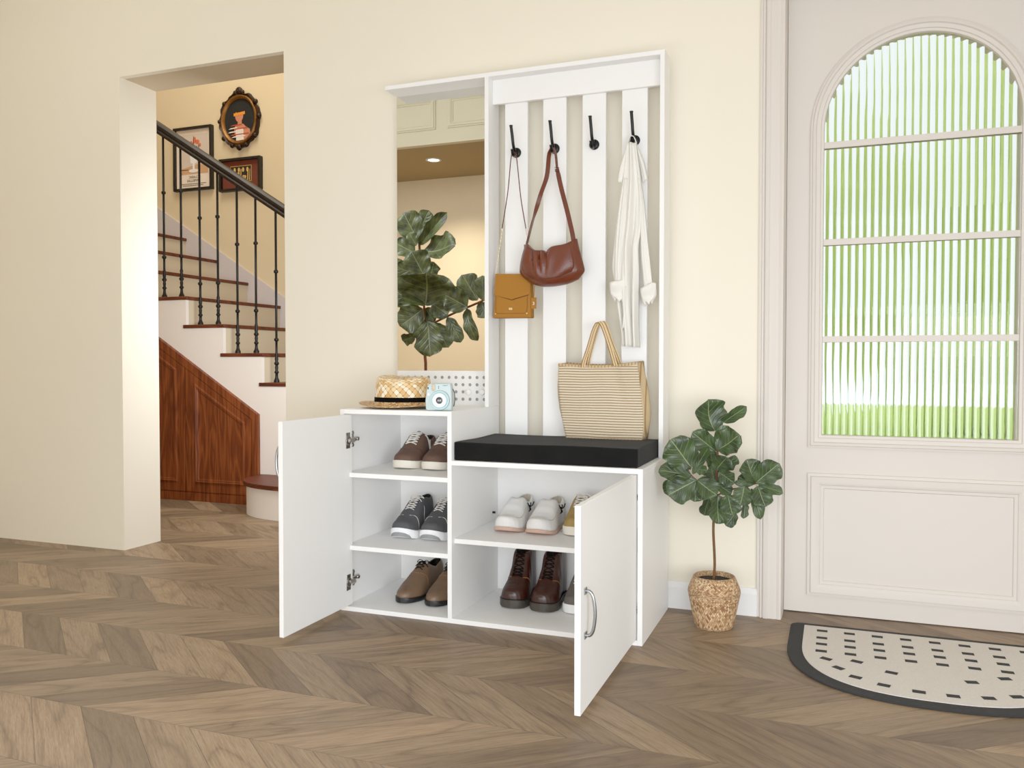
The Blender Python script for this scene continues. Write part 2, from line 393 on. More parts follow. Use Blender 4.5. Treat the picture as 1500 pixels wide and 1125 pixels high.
        if bevel:
            q = o.modifiers.new('Bevel', 'BEVEL'); q.width = bevel; q.segments = seg; q.limit_method = 'ANGLE'; q.angle_limit = math.radians(50); q.harden_normals = False
        if sub:
            q = o.modifiers.new('Subsurf', 'SUBSURF'); q.levels = sub; q.render_levels = sub
        return o

def tag(o, label, cat, group=None):
    o['label'] = label; o['category'] = cat
    if group: o['group'] = group
    return o
def thing(name, label, cat, loc=(0,0,0), group=None, rz=0):
    o = bpy.data.objects.new(name, None); COL.objects.link(o); o.empty_display_size = 0.05
    o.location = loc; o.rotation_euler = (0, 0, rz); ORG[o] = Vector(loc)
    return tag(o, label, cat, group)
def struct(o):
    o['kind'] = 'structure'; return o
def copy_tree(o, parent=None):
    c = o.copy(); COL.objects.link(c); c.parent = parent
    for ch in o.children: copy_tree(ch, c)
    return c
def Bx(name, a, b, mat, parent=None, bevel=0.0008):
    return MB().box(a, b).build(name, mat, parent, bevel=bevel)
def catmull(pts, n):
    pts = [Vector(p) for p in pts]
    if len(pts) == 2: return [pts[0].lerp(pts[1], i/(n-1)) for i in range(n)]
    dense = []
    Q = [pts[0]*2-pts[1]] + pts + [pts[-1]*2-pts[-2]]
    for i in range(1, len(Q)-2):
        for k in range(12):
            t = k/12; a, b2, c, d = Q[i-1], Q[i], Q[i+1], Q[i+2]
            dense.append(0.5*((2*b2)+(c-a)*t+(2*a-5*b2+4*c-d)*t*t+(3*b2-a-3*c+d)*t**3))
    dense.append(pts[-1])
    ln = [0]
    for i in range(1, len(dense)): ln.append(ln[-1]+(dense[i]-dense[i-1]).length)
    out = []; j = 0
    for i in range(n):
        q = ln[-1]*i/(n-1)
        while j < len(ln)-2 and ln[j+1] < q: j += 1
        w = (q-ln[j])/max(ln[j+1]-ln[j], 1e-9)
        out.append(dense[j].lerp(dense[j+1], min(max(w, 0), 1)))
    return out
def coons(top, bot, lef, rig, nu, nv):
    """grid from four boundary curves; top/bot left->right, lef/rig top->bottom"""
    T, B, L, R = catmull(top, nu), catmull(bot, nu), catmull(lef, nv), catmull(rig, nv)
    rows = []
    for j in range(nv):
        v = j/(nv-1); r = []
        for i in range(nu):
            u = i/(nu-1)
            r.append(T[i]*(1-v)+B[i]*v + L[j]*(1-u)+R[j]*u - (T[0]*(1-u)*(1-v)+T[-1]*u*(1-v)+B[0]*(1-u)*v+B[-1]*u*v))
        rows.append(r)
    return rows
def px(l, y): return [P(a, b, y) for a, b in l]
def lerpt(tab, x):
    if x <= tab[0][0]: return tab[0][1]
    for (a, b), (c, d) in zip(tab, tab[1:]):
        if x <= c:
            t = (x-a)/(c-a); t = t*t*(3-2*t)*0.5+t*0.5
            return b+(d-b)*t
    return tab[-1][1]
def text_mesh(name, s, size, mat, parent, loc, rot, mirror=False, depth=0.0004, local=False):
    cu = bpy.data.curves.new(name, 'FONT'); cu.body = s; cu.size = size; cu.align_x = 'CENTER'; cu.align_y = 'CENTER'; cu.extrude = depth
    to = bpy.data.objects.new(name+'_tmp', cu); COL.objects.link(to)
    dg = bpy.context.evaluated_depsgraph_get()
    me = bpy.data.meshes.new_from_object(to.evaluated_get(dg)); bpy.data.objects.remove(to)
    me.materials.clear(); me.materials.append(M[mat])
    mt = Matrix.Translation(Vector(loc) - ORG.get(parent, Vector((0,0,0)))*(0 if local else 1)) @ rot.to_4x4() @ Matrix.Diagonal((-1 if mirror else 1, 1, 1, 1))
    me.transform(mt)
    o = bpy.data.objects.new(name, me); COL.objects.link(o)
    if parent: o.parent = parent; ORG[o] = ORG.get(parent, Vector((0,0,0)))
    return o
ROTF = Matrix.Rotation(PI/2, 3, 'X')       # text standing up, facing -y

# ================================================================== SETTING
WY = 0.03                                   # face of the main wall
fl = MB(); fl.add([(-4.4,-4.2,0),(3.6,-4.2,0),(3.6,2.3,0),(-4.4,2.3,0)], [(0,1,2,3)])
struct(fl.build('floor', 'floor'))
w = MB()
w.box((-0.52, WY, 0), (1.335, 0.24, 2.8))
w.box((-4.4, WY, 0), (-1.36, 0.24, 2.8))
w.box((-1.36, 0.0605, 2.037), (-0.52, 0.24, 2.8)); w.box((-1.36, WY, 2.035), (-0.52, 0.0585, 2.8))
w.box((1.335, WY, 2.03), (2.16, 0.24, 2.8)); w.box((2.16, WY, 0), (3.6, 0.24, 2.8))
struct(w.build('wall_back', 'wall'))
struct(Bx('soffit_shade_sheet', (-1.36, 0.0605, 2.0355), (-0.52, 0.2395, 2.0368), 'soffit', bevel=0))  # thin sheet added below the header, its darker colour standing for shade
struct(Bx('wall_right', (3.5, -4.2, 0), (3.6, WY, 2.8), 'wall', bevel=0))
struct(Bx('wall_left', (-2.75, -4.2, 0), (-2.65, WY, 2.8), 'wall', bevel=0))
struct(Bx('ceiling', (-2.65, -2.806, 2.8), (3.5, WY, 2.88), 'ceil', bevel=0))
def skirting(x0, x1, name):
    b = MB()
    prof = [(WY, 0), (0.0145, 0), (0.0145, 0.068), (0.0175, 0.071), (0.0185, 0.078), (0.023, 0.0885), (WY, 0.0885)]
    b.prism([(x0, y, z) for y, z in prof], (x1-x0, 0, 0))
    return struct(b.build(name, 'base', angle=20))
skirting(-0.52, 1.283, 'baseboard_back')
skirting(2.22, 3.5, 'baseboard_right')
# alcove behind the camera, seen in the mirror: dropped beam, lower ceiling and far wall
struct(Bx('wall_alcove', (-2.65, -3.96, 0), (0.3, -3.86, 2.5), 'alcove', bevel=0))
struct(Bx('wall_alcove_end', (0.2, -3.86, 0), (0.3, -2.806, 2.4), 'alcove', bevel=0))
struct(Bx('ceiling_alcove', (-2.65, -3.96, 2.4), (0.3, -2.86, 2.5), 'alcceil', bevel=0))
bm_ = MB(); bm_.box((-2.65, -2.86, 2.4), (0.3, -2.806, 2.8))
def raised_frame(b, x0, x1, z0, z1, y, w_, d, sgn, mat=0):
    """mitred moulding around a rectangle standing on plane y; sgn = direction of the relief"""
    prof = [(0, 0), (0, d*0.55), (w_*0.18, d*0.6), (w_*0.22, d), (w_*0.55, d*0.9), (w_*0.75, d*0.55), (w_*0.78, d*0.35), (w_*0.95, d*0.3), (w_, 0)]
    rows = []
    for i, dd in prof:
        rows.append([(x0+i, y+sgn*dd, z0+i), (x1-i, y+sgn*dd, z0+i), (x1-i, y+sgn*dd, z1-i), (x0+i, y+sgn*dd, z1-i)])
    b.grid([[Vector(p) for p in r] for r in rows], mat, False, True)
for x0, x1 in ((-2.5, -1.885), (-1.84, -1.205), (-1.11, -0.48), (-0.42, 0.2)):
    raised_frame(bm_, x0, x1, 2.502, 2.735, -2.806, 0.045, 0.022, 1)
struct(bm_.build('trim_beam', 'beam', angle=25))
# stairwell shell
struct(Bx('wall_stairwell', (-4.4, 2.12, 0), (0.4, 2.24, 4.4), 'stairwall', bevel=0))
struct(Bx('wall_stairwell_right', (0.3, 0.24, 0), (0.4, 2.12, 4.4), 'stairwall', bevel=0))
struct(Bx('wall_stairwell_left', (-4.5, 0.24, 0), (-4.4, 2.12, 4.4), 'stairwall', bevel=0))
struct(Bx('wall_stairwell_front', (-4.4, WY, 2.88), (0.4, 0.24, 4.4), 'stairwall', bevel=0))
struct(Bx('ceiling_stairwell', (-4.5, WY, 4.4), (0.4, 2.24, 4.5), 'ceil', bevel=0))
# sloping skirting on the stairwell wall
def sk(x): return 1.2625 - (x+2.03)*0.622
b = MB(); b.prism([(-4.3, 2.12, sk(-4.3)), (-4.3, 2.12, sk(-4.3)-0.42), (-0.6, 2.12, max(sk(-0.6)-0.42, 0.0)), (-0.6, 2.12, sk(-0.6))], (0, -0.012, 0))
struct(b.build('trim_stair_skirting', 'skirt'))

# door casing
def casing():
    b = MB()
    # stepped profile across its width, outer edge at the left
    prof = [(0, 0), (0, -0.012), (0.008, -0.012), (0.010, -0.019), (0.0155, -0.019), (0.0165, -0.015), (0.0185, -0.015), (0.020, -0.024), (0.030, -0.026), (0.034, -0.0225), (0.044, -0.021), (0.052, -0.0225), (0.060, -0.0205), (0.068, -0.023), (0.074, -0.021), (0.0765, 0)]
    for x0, sg in ((1.283, 1), (2.212, -1)):
        b.prism([(x0+sg*dx, WY+dy, 0) for dx, dy in prof], (0, 0, 2.03))
        xi = x0+sg*0.0765
        b.box((min(xi, xi-sg*0.024), WY, 0), (max(xi, xi-sg*0.024), 0.17, 2.03))
    b.prism([(1.283, WY+dy, 2.03+0.0765-dx) for dx, dy in prof], (0.929, 0, 0))
    b.box((1.335, WY, 2.0), (2.16, 0.17, 2.03))
    return struct(b.build('trim_door_casing', 'trim', angle=25))
casing()
# front door
DX0, DX1, DY = 1.361, 2.134, 0.115
ACX, ACZ, RO, RI = 1.7475, 1.55, 0.3155, 0.2755
d1 = MB()
def arch_pts(r, zb, n=24):
    return [(ACX-r, zb)] + [(ACX-r*math.cos(PI*i/n), ACZ+r*math.sin(PI*i/n)) for i in range(n+1)] + [(ACX+r, zb)]
# leaf with the arched opening cut out: ring of quads between outline and opening
GI = RI+0.004
arc = arch_pts(GI, 0.574)
out = []
for (x, z) in arc:
    out.append((x, z))
def leaf_side(y):
    vs = []; fs = []
    n = len(arc)
    outer = []
    for i, (x, z) in enumerate(arc):
        if i == 0: outer.append((DX0, 0.574))
        elif i == n-1: outer.append((DX1, 0.574))
        else:
            t = (i-1)/(n-3)
            if t < 0.25: outer.append((DX0, ACZ+(1.99-ACZ)*t/0.25))
            elif t > 0.75: outer.append((DX1, ACZ+(1.99-ACZ)*(1-t)/0.25))
            else: outer.append((DX0+(DX1-DX0)*(t-0.25)/0.5, 1.99))
    vs = [(x, y, z) for x, z in outer] + [(x, y, z) for x, z in arc]
    fs = [(i, i+1, n+i+1, n+i) for i in range(n-1)]
    k = len(vs); vs += [(DX0, y, 0.004), (DX1, y, 0.004)]
    fs.append((k, k+1, n-1, 2*n-1, n, 0))
    return vs, fs
for y in (DY, DY+0.045):
    vs, fs = leaf_side(y); d1.add(vs, fs)
d1.grid([[Vector((x, DY, z)) for x, z in arc+[arc[0]]], [Vector((x, DY+0.045, z)) for x, z in arc+[arc[0]]]], 0, False)
for a, c in (((DX0, 0.004), (DX0, 1.99)), ((DX0, 1.99), (DX1, 1.99)), ((DX1, 1.99), (DX1, 0.004)), ((DX1, 0.004), (DX0, 0.004))):
    d1.add([(a[0], DY, a[1]), (c[0], DY, c[1]), (c[0], DY+0.045, c[1]), (a[0], DY+0.045, a[1])], [(0,1,2,3)])
door = struct(d1.build('door_1', 'trim', angle=25))
prof = [(0.0, 0.0), (0.0, 0.010), (0.006, 0.012), (0.008, 0.017), (0.016, 0.0185), (0.019, 0.013), (0.030, 0.011), (0.032, 0.007), (0.0395, 0.006), (0.0415, -0.004)]
b = MB(); rows = []
for i, dd in prof:
    ring = [Vector((x, DY-dd, z)) for x, z in arch_pts(RO-i, 0.541+i, 40)]
    rows.append(ring)
b.grid(rows, 0, False, True)
b.build('glazing_frame', 'trim', door, angle=30)
b = MB(); raised_frame(b, ACX-RO, ACX+RO, 0.0626, 0.458, DY, 0.05, 0.016, -1); b.build('lower_panel', 'trim', door, angle=25)
for z in (0.8785, 1.188, 1.496):
    Bx('glazing_bar', (ACX-GI, DY+0.002, z), (ACX+GI, DY+0.03, z+0.0195), 'trim', door)
# reeded glass between the bars
def pane(z0, z1, arched=False):
    b = MB(); n = 26; GO = GI+0.005; pitch = 2*GO/n; per = 8; rows = []
    for yb, amp in ((DY+0.012, -0.005), (DY+0.018, 0)):
        lo = []; hi = []
        for i in range(n*per+1):
            x = ACX-GO+pitch*i/per; t = (i % per)/per
            y = yb+amp*abs(math.sin(PI*t)) if amp else yb
            if not arched: zt = z1
            else: zt = ACZ+math.sqrt(max(GO*GO-(x-ACX)**2, 1e-8))
            lo.append(Vector((x, y, z0))); hi.append(Vector((x, y, max(zt, z0+0.001))))
        rows.append((lo, hi))
    b.grid([rows[0][0], rows[0][1]], 0, True); b.grid([rows[1][0], rows[1][1]], 0, True)
    b.grid([rows[0][0], rows[1][0]], 0, False); b.grid([rows[0][1], rows[1][1]], 0, False)
    for k in (0, -1): b.add([rows[0][0][k], rows[1][0][k], rows[1][1][k], rows[0][1][k]], [(0,1,2,3)])
    b.build('glass_pane', 'glass', door, angle=50)
for z0, z1, ar in ((0.576, 0.8785, False), (0.898, 1.188, False), (1.2075, 1.496, False), (1.5155, 1.8, True)): pane(z0, z1, ar)
# outdoors
g_ = MB(); g_.add([(-2, 0.3, -0.05), (9, 0.3, -0.05), (9, 16, -0.05), (-2, 16, -0.05)], [(0,1,2,3)]); struct(g_.build('ground_lawn', 'lawn'))
def bush(cx, cy, r, h, label):
    b = MB(); rows = []
    for j in range(15):
        a = PI*j/14; row = []
        for i in range(24):
            q = 2*PI*i/24; k = 1+0.16*math.sin(5*q+j*1.7+cx)+0.1*math.sin(9*q-j*2.3)
            row.append(Vector((cx+r*k*math.sin(a)*math.cos(q), cy+r*k*math.sin(a)*math.sin(q), -0.06+h/2*(1-math.cos(a)*1.0))))
        rows.append(row)
    b.grid(rows, 0, True, True)
    o = b.build('garden_shrub', 'hedge'); tag(o, label, 'shrub'); return o
bush(-1.7, 8.0, 1.5, 4.6, 'tall pale green tree outdoors, left of the view through the door glass')
bush(5.3, 8.2, 1.6, 5.0, 'tall pale green tree outdoors, right of the view through the door glass')
bush(-5.0, 11.0, 2.2, 3.4, 'broad green shrub outdoors, far left through the door glass')
bush(9.5, 12.0, 2.4, 3.6, 'broad green shrub outdoors, far right through the door glass')

# ================================================================== STAIRCASE
RISE, RUN = 0.1685, 0.2695
def tx(n): return -2.061 + RUN*(6-n)
def tz(n): return 0.1955 + RISE*n
stair = thing('staircase', 'staircase with red brown treads and plaster side, seen through the wall opening', 'staircase', (-1.5, 1.2, 0))
NT_ = 13
poly = [(-0.6, 0), (-0.6, tz(1)-0.02)]
for n in range(1, NT_+1):
    poly += [(tx(n)-0.012, tz(n)-0.021), (tx(n+1)-0.012, tz(n)-0.021)]
poly += [(tx(NT_+1)-0.012, 0)]
s_ = MB()
# stair side in strips so that the outline stays simple
for n in range(1, NT_+1):
    s_.box((tx(n+1)-0.012, 1.207, 0), (tx(n)-0.012, 1.23, tz(n)-0.021))
s_.build('stair_side', 'stringer', stair)
for n in range(1, NT_+1):
    Bx('tread', (tx(n+1)-0.03, 1.2, tz(n)-0.0215), (tx(n), 2.108, tz(n)), 'tread', stair, bevel=0.003)
    Bx('riser', (tx(n)-0.03, 1.2305, tz(n)-RISE), (tx(n)-0.012, 2.108, tz(n)-0.0215), 'riser', stair, bevel=0)
# curtail bottom step bulging in front of the stair side
def superell(cx, cy, a, bb, n, N=40):
    r = []
    for k in range(N+1):
        t = PI*k/N; c, s = math.cos(t), math.sin(t)
        r.append((cx-a*math.copysign(abs(c)**(2/n), c), cy-bb*abs(s)**(2/n)))
    return r
o1 = superell(-1.0, 1.2, 0.525, 0.37, 2.6); o2 = superell(-1.0, 1.2, 0.54, 0.385, 2.6)
MB().prism([(x, y, 0) for x, y in o1], (0, 0, 0.156)).build('bottom_step_riser', 'stringer', stair, angle=30)
MB().prism([(x, y, 0.156) for x, y in o2], (0, 0, 0.024)).build('bottom_step_tread', 'tread', stair, angle=30, bevel=0.003)
# railing
railing = thing('stair_railing', 'black iron balusters under a dark wooden handrail, running along the staircase', 'railing', (-1.5, 1.26, 0.8))
def rz_(x): return 1.675 + (-1.4155-x)*0.6185
prof = [(-0.03, -0.030), (0.03, -0.030), (0.033, -0.014), (0.027, -0.006), (0.034, 0.006), (0.033, 0.018), (0.022, 0.030), (0, 0.034), (-0.022, 0.030), (-0.033, 0.018), (-0.034, 0.006), (-0.027, -0.006), (-0.033, -0.014)]
b = MB(); x0, x1 = -4.0, -0.75
poly = [(x0, 1.26+y, rz_(x0)+z*1.15) for y, z in prof]
b.prism(poly, (x1-x0, 0, rz_(x1)-rz_(x0)))
b.build('handrail', 'rail', railing, angle=35)
bal_me = None
for n in range(2, 10):
    for off in (-0.2205, -0.09):
        x = tx(n)+off; z0 = tz(n); top = rz_(x)-0.03-z0
        p = [(0.0001, 0.0), (0.0165, 0.0), (0.0165, 0.012), (0.012, 0.02), (0.009, 0.03), (0.008, 0.05), (0.013, 0.056), (0.013, 0.062), (0.008, 0.068), (0.010, 0.088), (0.0075, 0.096), (0.014, 0.106), (0.0145, 0.112), (0.0085, 0.12), (0.011, 0.135), (0.008, 0.148), (0.0105, 0.158), (0.007, 0.168),
             (0.007, 0.234), (0.013, 0.239), (0.0135, 0.245), (0.013, 0.25), (0.007, 0.255), (0.007, 0.622), (0.013, 0.627), (0.0135, 0.633), (0.013, 0.638), (0.007, 0.643), (0.007, top)]
        MB().lathe(p, (x, 1.26, z0), 12).build('baluster', 'iron', railing, angle=50)

# under-stair cupboard
def slope(x, c=0.52): return c + (-1.55-x)*0.62
cup = thing('cupboard', 'red brown wooden cupboard with sloping top built under the stairs', 'cupboard', (-2.2, 1.19, 0))
def inset(poly, d):
    n = len(poly); out = []
    for i in range(n):
        a, b2, c = Vector(poly[i-1]), Vector(poly[i]), Vector(poly[(i+1) % n])
        e1 = (b2-a).normalized(); e2 = (c-b2).normalized()
        n1 = Vector((-e1.y, e1.x)); n2 = Vector((-e2.y, e2.x))
        m = (n1+n2).normalized(); out.append(b2+m*(d/max(m.dot(n1), 0.2)))
    return out
XL = -3.9
fr = MB()
outer = [(XL, 0.0), (-1.55, 0.0), (-1.55, 0.52), (XL, slope(XL))]
fr.prism([(x, 1.193, z) for x, z in outer], (0, 0.014, 0))
# face border: right stile and raking rail
fr.box((-1.588, 1.182, 0.0), (-1.55, 1.193, 0.4916))
fr.prism([(XL, 1.182, slope(XL)), (XL, 1.182, slope(XL)-0.052), (-1.588, 1.182, 0.4917), (-1.55, 1.182, 0.4917), (-1.55, 1.182, 0.52)], (0, 0.011, 0))
fr.build('cupboard_frame', 'cherry', cup, angle=30)
Bx('plinth', (XL, 1.186, 0.0), (-1.588, 1.193, 0.05), 'cherry', cup)
def cdoor(xa, xb, ia, ib):
    b = MB()
    outl = [(xa, 0.057), (xb, 0.057), (xb, slope(xb)-0.056), (xa, slope(xa)-0.056)]
    b.prism([(x, 1.183, z) for x, z in outl], (0, 0.010, 0))
    d = b.build('cupboard_door', 'cherry', cup, angle=30)
    pan = [(ia, 0.110), (ib, 0.110), (ib, slope(ib)-0.10), (ia, slope(ia)-0.10)]
    m_ = MB(); rows = []
    for i, dd in ((0, 0), (0.002, 0.008), (0.008, 0.010), (0.013, 0.006), (0.018, 0.007), (0.022, 0.002), (0.03, -0.0005)):
        rows.append([Vector((p.x, 1.183-dd, p.y)) for p in inset(pan, i)])
    m_.grid(rows, 0, False, True)
    m_.build('panel_moulding', 'cherry', d, angle=25)
cdoor(-2.061, -1.593, -1.989, -1.632)
cdoor(-2.60, -2.066, -2.53, -2.122)
cdoor(-3.2, -2.605, -3.13, -2.675)

# pictures on the stairwell wall
def rect_frame(b, x0, x1, z0, z1, w_, yb, d):
    for a, c in (((x0, z0), (x1, z0+w_)), ((x0, z1-w_), (x1, z1)), ((x0, z0+w_), (x0+w_, z1-w_)), ((x1-w_, z0+w_), (x1, z1-w_))):
        b.box((a[0], yb-d, a[1]), (c[0], yb, c[1]))
def flat(b, pts, y, mat=0): b.add([(x, y, z) for x, z in pts], [tuple(range(len(pts)))], mat)
def ell(cx, cz, a, c, n=24, t0=0, t1=2*PI): return [(cx+a*math.cos(t0+(t1-t0)*k/n), cz+c*math.sin(t0+(t1-t0)*k/n)) for k in range(n)]
WB = 2.12
pic = thing('framed_poster', 'tall black framed poster of flowers in a white vase on the stair wall', 'picture', (-2.8, WB, 2.27))
b = MB(); rect_frame(b, -2.971, -2.63, 2.05, 2.503, 0.017, WB, 0.032); b.build('frame', 'frameb', pic, bevel=0.001)
Y = WB-0.012
b = MB(); flat(b, [(-2.955, 2.065), (-2.645, 2.065), (-2.645, 2.488), (-2.955, 2.488)], Y, 0)
flat(b, [(-2.93, 2.17), (-2.672, 2.17), (-2.672, 2.452), (-2.93, 2.452)], Y-0.001, 1)
flat(b, [(-2.93, 2.17), (-2.672, 2.17), (-2.672, 2.222), (-2.76, 2.238), (-2.93, 2.205)], Y-0.0015, 2)
flat(b, ell(-2.80, 2.192, 0.044, 0.012), Y-0.002, 3)
flat(b, [(-2.808, 2.19), (-2.792, 2.19), (-2.79, 2.245), (-2.81, 2.245)], Y-0.0023, 3)
flat(b, [(-2.826, 2.245), (-2.774, 2.245), (-2.768, 2.29), (-2.776, 2.318), (-2.824, 2.318), (-2.832, 2.29)], Y-0.0026, 3)
for cx, cz, a, c in ((-2.82, 2.385, 0.016, 0.02), (-2.765, 2.395, 0.018, 0.016), (-2.79, 2.41, 0.014, 0.022), (-2.835, 2.36, 0.012, 0.012), (-2.742, 2.372, 0.01, 0.012)):
    flat(b, ell(cx, cz, a, c), Y-0.003, 4)
for x, z in ((-2.8, 2.43), (-2.77, 2.36), (-2.755, 2.37), (-2.81, 2.34)):
    flat(b, [(x-0.006, 2.315), (x+0.004, 2.315), (x+0.006, z), (x, z+0.012)], Y-0.0034, 5)
flat(b, [(-2.93, 2.205), (-2.845, 2.203), (-2.845, 2.198), (-2.93, 2.2)], Y-0.003, 5)
for z, a, c in ((2.098, -2.925, -2.69), (2.086, -2.9, -2.715)):
    flat(b, [(a, z), (c, z), (c, z+0.004), (a, z+0.004)], Y-0.002, 5)
b.build('poster_print', ['paper', 'posterbg', 'terracotta', 'vasew', 'coral', 'ink'], pic, doubles=False)
text_mesh('poster_lettering', 'CLASSIC', 0.024, 'ink', pic, (-2.80, Y-0.002, 2.147), ROTF, mirror=True)
text_mesh('poster_lettering', 'CAMELLIAS', 0.024, 'ink', pic, (-2.80, Y-0.002, 2.122), ROTF, mirror=True)
pic = thing('framed_print', 'small wide black framed print with red brown mount on the stair wall', 'picture', (-2.387, WB, 2.13))
b = MB(); rect_frame(b, -2.562, -2.212, 2.018, 2.246, 0.017, WB, 0.036); b.build('frame', 'frameb', pic, bevel=0.001)
b = MB(); flat(b, [(-2.546, 2.034), (-2.228, 2.034), (-2.228, 2.23), (-2.546, 2.23)], Y, 0)
flat(b, [(-2.478, 2.083), (-2.298, 2.083), (-2.298, 2.193), (-2.478, 2.193)], Y-0.001, 1)
flat(b, [(-2.475, 2.086), (-2.301, 2.086), (-2.301, 2.19), (-2.475, 2.19)], Y-0.0015, 2)
rr = random.Random(3)
for k in range(9):
    x = -2.466+k*0.019+rr.uniform(-.004, .004); h = rr.uniform(0.03, 0.085)
    flat(b, [(x-0.004, 2.09), (x+0.003, 2.09), (x+0.006+rr.uniform(-.008, .008), 2.09+h), (x+rr.uniform(-.01, .004), 2.094+h)], Y-0.002, 1)
for k in range(4):
    flat(b, ell(-2.44+k*0.036, 2.165, 0.009, 0.016, 12), Y-0.0022, 1)
b.build('art_print', ['matbrown', 'artgold', 'artdark'], pic, doubles=False)
pic = thing('framed_portrait', 'oval carved antique gold frame with a dark portrait, high on the stair wall', 'picture', (-2.393, WB, 2.52))
OC = (-2.393, 2.512)
b = MB(); rows = []
N = 72
for i, (k, dd) in enumerate(((1.0, 0), (1.0, 0.022), (0.96, 0.034), (0.90, 0.028), (0.86, 0.016))):
    r = []
    for j in range(N):
        t = 2*PI*j/N; wv = (1+0.035*math.sin(8*t)+0.02*math.sin(19*t)) if k > 0.88 else 1+0.01*math.sin(8*t)
        r.append(Vector((OC[0]+0.168*k*wv*math.cos(t), WB-dd, OC[1]+0.192*k*wv*math.sin(t))))
    rows.append(r)
b.grid(rows, 0, True, True)
for sx, sz, r_ in ((0, 0.198, 0.03), (-0.028, 0.186, 0.02), (0.028, 0.186, 0.02), (0, -0.192, 0.024), (-0.165, 0.0, 0.018), (0.166, 0.01, 0.02), (0.14, 0.11, 0.02), (-0.13, -0.12, 0.02), (0.13, -0.12, 0.022), (-0.125, 0.12, 0.018), (0.06, -0.178, 0.018), (-0.06, -0.176, 0.018)):
    rw = [[Vector((OC[0]+sx+r_*math.sin(a)*math.cos(q), WB-0.02-0.018*math.cos(a)*1.0, OC[1]+sz+r_*math.sin(a)*math.sin(q))) for q in [2*PI*i/10 for i in range(10)]] for a in [PI/2*j/5+0.02 for j in range(6)]]
    b.grid(rw, 0, True, True)
b.build('carved_frame', 'darkgold', pic, angle=60)
b = MB(); rows = []
for k, dd in ((0.90, 0.026), (0.86, 0.034), (0.80, 0.030), (0.76, 0.012)):
    rows.append([Vector((OC[0]+0.168*k*math.cos(2*PI*j/N), WB-dd, OC[1]+0.192*k*math.sin(2*PI*j/N))) for j in range(N)])
b.grid(rows, 0, True, True)
b.build('inner_frame', 'oldgold', pic, angle=50)
b = MB(); x, z = OC; Y = WB-0.014
flat(b, ell(x, z, 0.131, 0.15, 48), Y, 0)
flat(b, [(x-0.03, z-0.03), (x+0.03, z-0.03), (x+0.05, z-0.05), (x+0.085, z-0.07), (x+0.09, z-0.11), (x+0.04, z-0.14), (x-0.02, z-0.145), (x-0.045, z-0.09), (x-0.05, z-0.055)], Y-0.001, 1)
flat(b, [(x-0.02, z-0.035), (x+0.018, z-0.035), (x+0.016, z+0.0), (x-0.012, z+0.0)], Y-0.0012, 1)
flat(b, ell(x-0.004, z+0.03, 0.034, 0.045), Y-0.0015, 1)
flat(b, ell(x+0.008, z+0.07, 0.042, 0.03), Y-0.002, 0)
flat(b, [(x-0.05, z+0.028), (x+0.045, z+0.036), (x+0.045, z+0.056), (x-0.05, z+0.048)], Y-0.0025, 2)
flat(b, [(x-0.035, z-0.06), (x+0.03, z-0.058), (x+0.035, z-0.14), (x-0.03, z-0.142)], Y-0.002, 4)
for k, (a, c, dz) in enumerate(((-0.08, 0.02, -0.04), (-0.095, -0.02, -0.06), (-0.05, 0.07, -0.066), (-0.1, 0.03, -0.085), (-0.08, 0.08, -0.105), (-0.07, 0.05, -0.12))):
    flat(b, [(x+a, z+dz), (x+c, z+dz+0.004), (x+c-0.004, z+dz+0.011), (x+a+0.02, z+dz+0.008)], Y-0.003, 3 if k % 2 == 0 else 4)
b.build('portrait', ['artblack', 'skin', 'orange', 'red', 'cloth'], pic, doubles=False)

# ================================================================== HALL TREE
T = 0.0145; W_, D_ = 1.0018, 0.397; HB, HL, XD = 0.5088, 0.6613, 0.4012
tree = thing('hall_tree', 'tall white hall tree with open shoe cabinets, bench, mirror and coat hook slats', 'hall tree', (0.5, -0.2, 0))
wb = lambda n, a, b2, par=tree, bev=0.0007, mat='white': Bx(n, a, b2, mat, par, bev)
wb('side_panel', (0, -D_, 0), (T, 0, HL))
wb('side_panel', (W_-T, -D_, 0), (W_, 0, HB-T))
wb('divider_panel', (XD-T, -D_, T), (XD, 0, HL))
wb('base_panel', (T, -D_, 0), (W_-T, -0.002, T))
wb('top_panel', (T, -D_, HL-T), (XD-T, -0.002, HL))
wb('bench_panel', (XD, -D_, HB-T), (W_, -0.002, HB))
wb('back_panel', (T, -0.0115, T), (XD-T, -0.006, HL-T), mat='white')
wb('back_panel', (XD, -0.0115, T), (W_-T, -0.006, HB-T), mat='white')
wb('shelf', (T, -D_, 0.440), (XD-T, -0.0115, 0.4545))
wb('shelf', (T, -D_, 0.2015), (XD-T, -0.0115, 0.216))
wb('shelf', (XD, -0.377, 0.2470), (W_-T, -0.0115, 0.2620))
# hutch
HD = 0.096
wb('hutch_post', (XD-T, -HD, HL), (XD, 0, 1.8-T))
wb('hutch_post', (W_-T, -HD, HB), (W_, 0, 1.8-T))
wb('hutch_top', (0.0017, -HD, 1.8-T), (W_, 0, 1.8))
wb('hook_rail', (XD, -0.0565, 1.7025), (W_-T, -0.042, 1.8-T))
SL = [(0.4405, 0.5235), (0.579, 0.6615), (0.7175, 0.798), (0.852, 0.9365)]
for a, c in SL: wb('slat', (a, -0.0419, HB), (c, -0.0274, 1.775), bev=0.0015)
wb('cross_rail', (XD, -0.027, 1.72), (W_-T, -0.012, 1.775)); wb('cross_rail', (XD, -0.027, HB), (W_-T, -0.012, HB+0.05))
wb('mirror_backing', (0.0017, -0.0095, HL), (XD-T, -0.001, 1.8-T))
mir = MB().box((0.0025, -0.0108, 0.7845), (XD-T, -0.0096, 1.8-T)).build('mirror', 'mirror', tree)
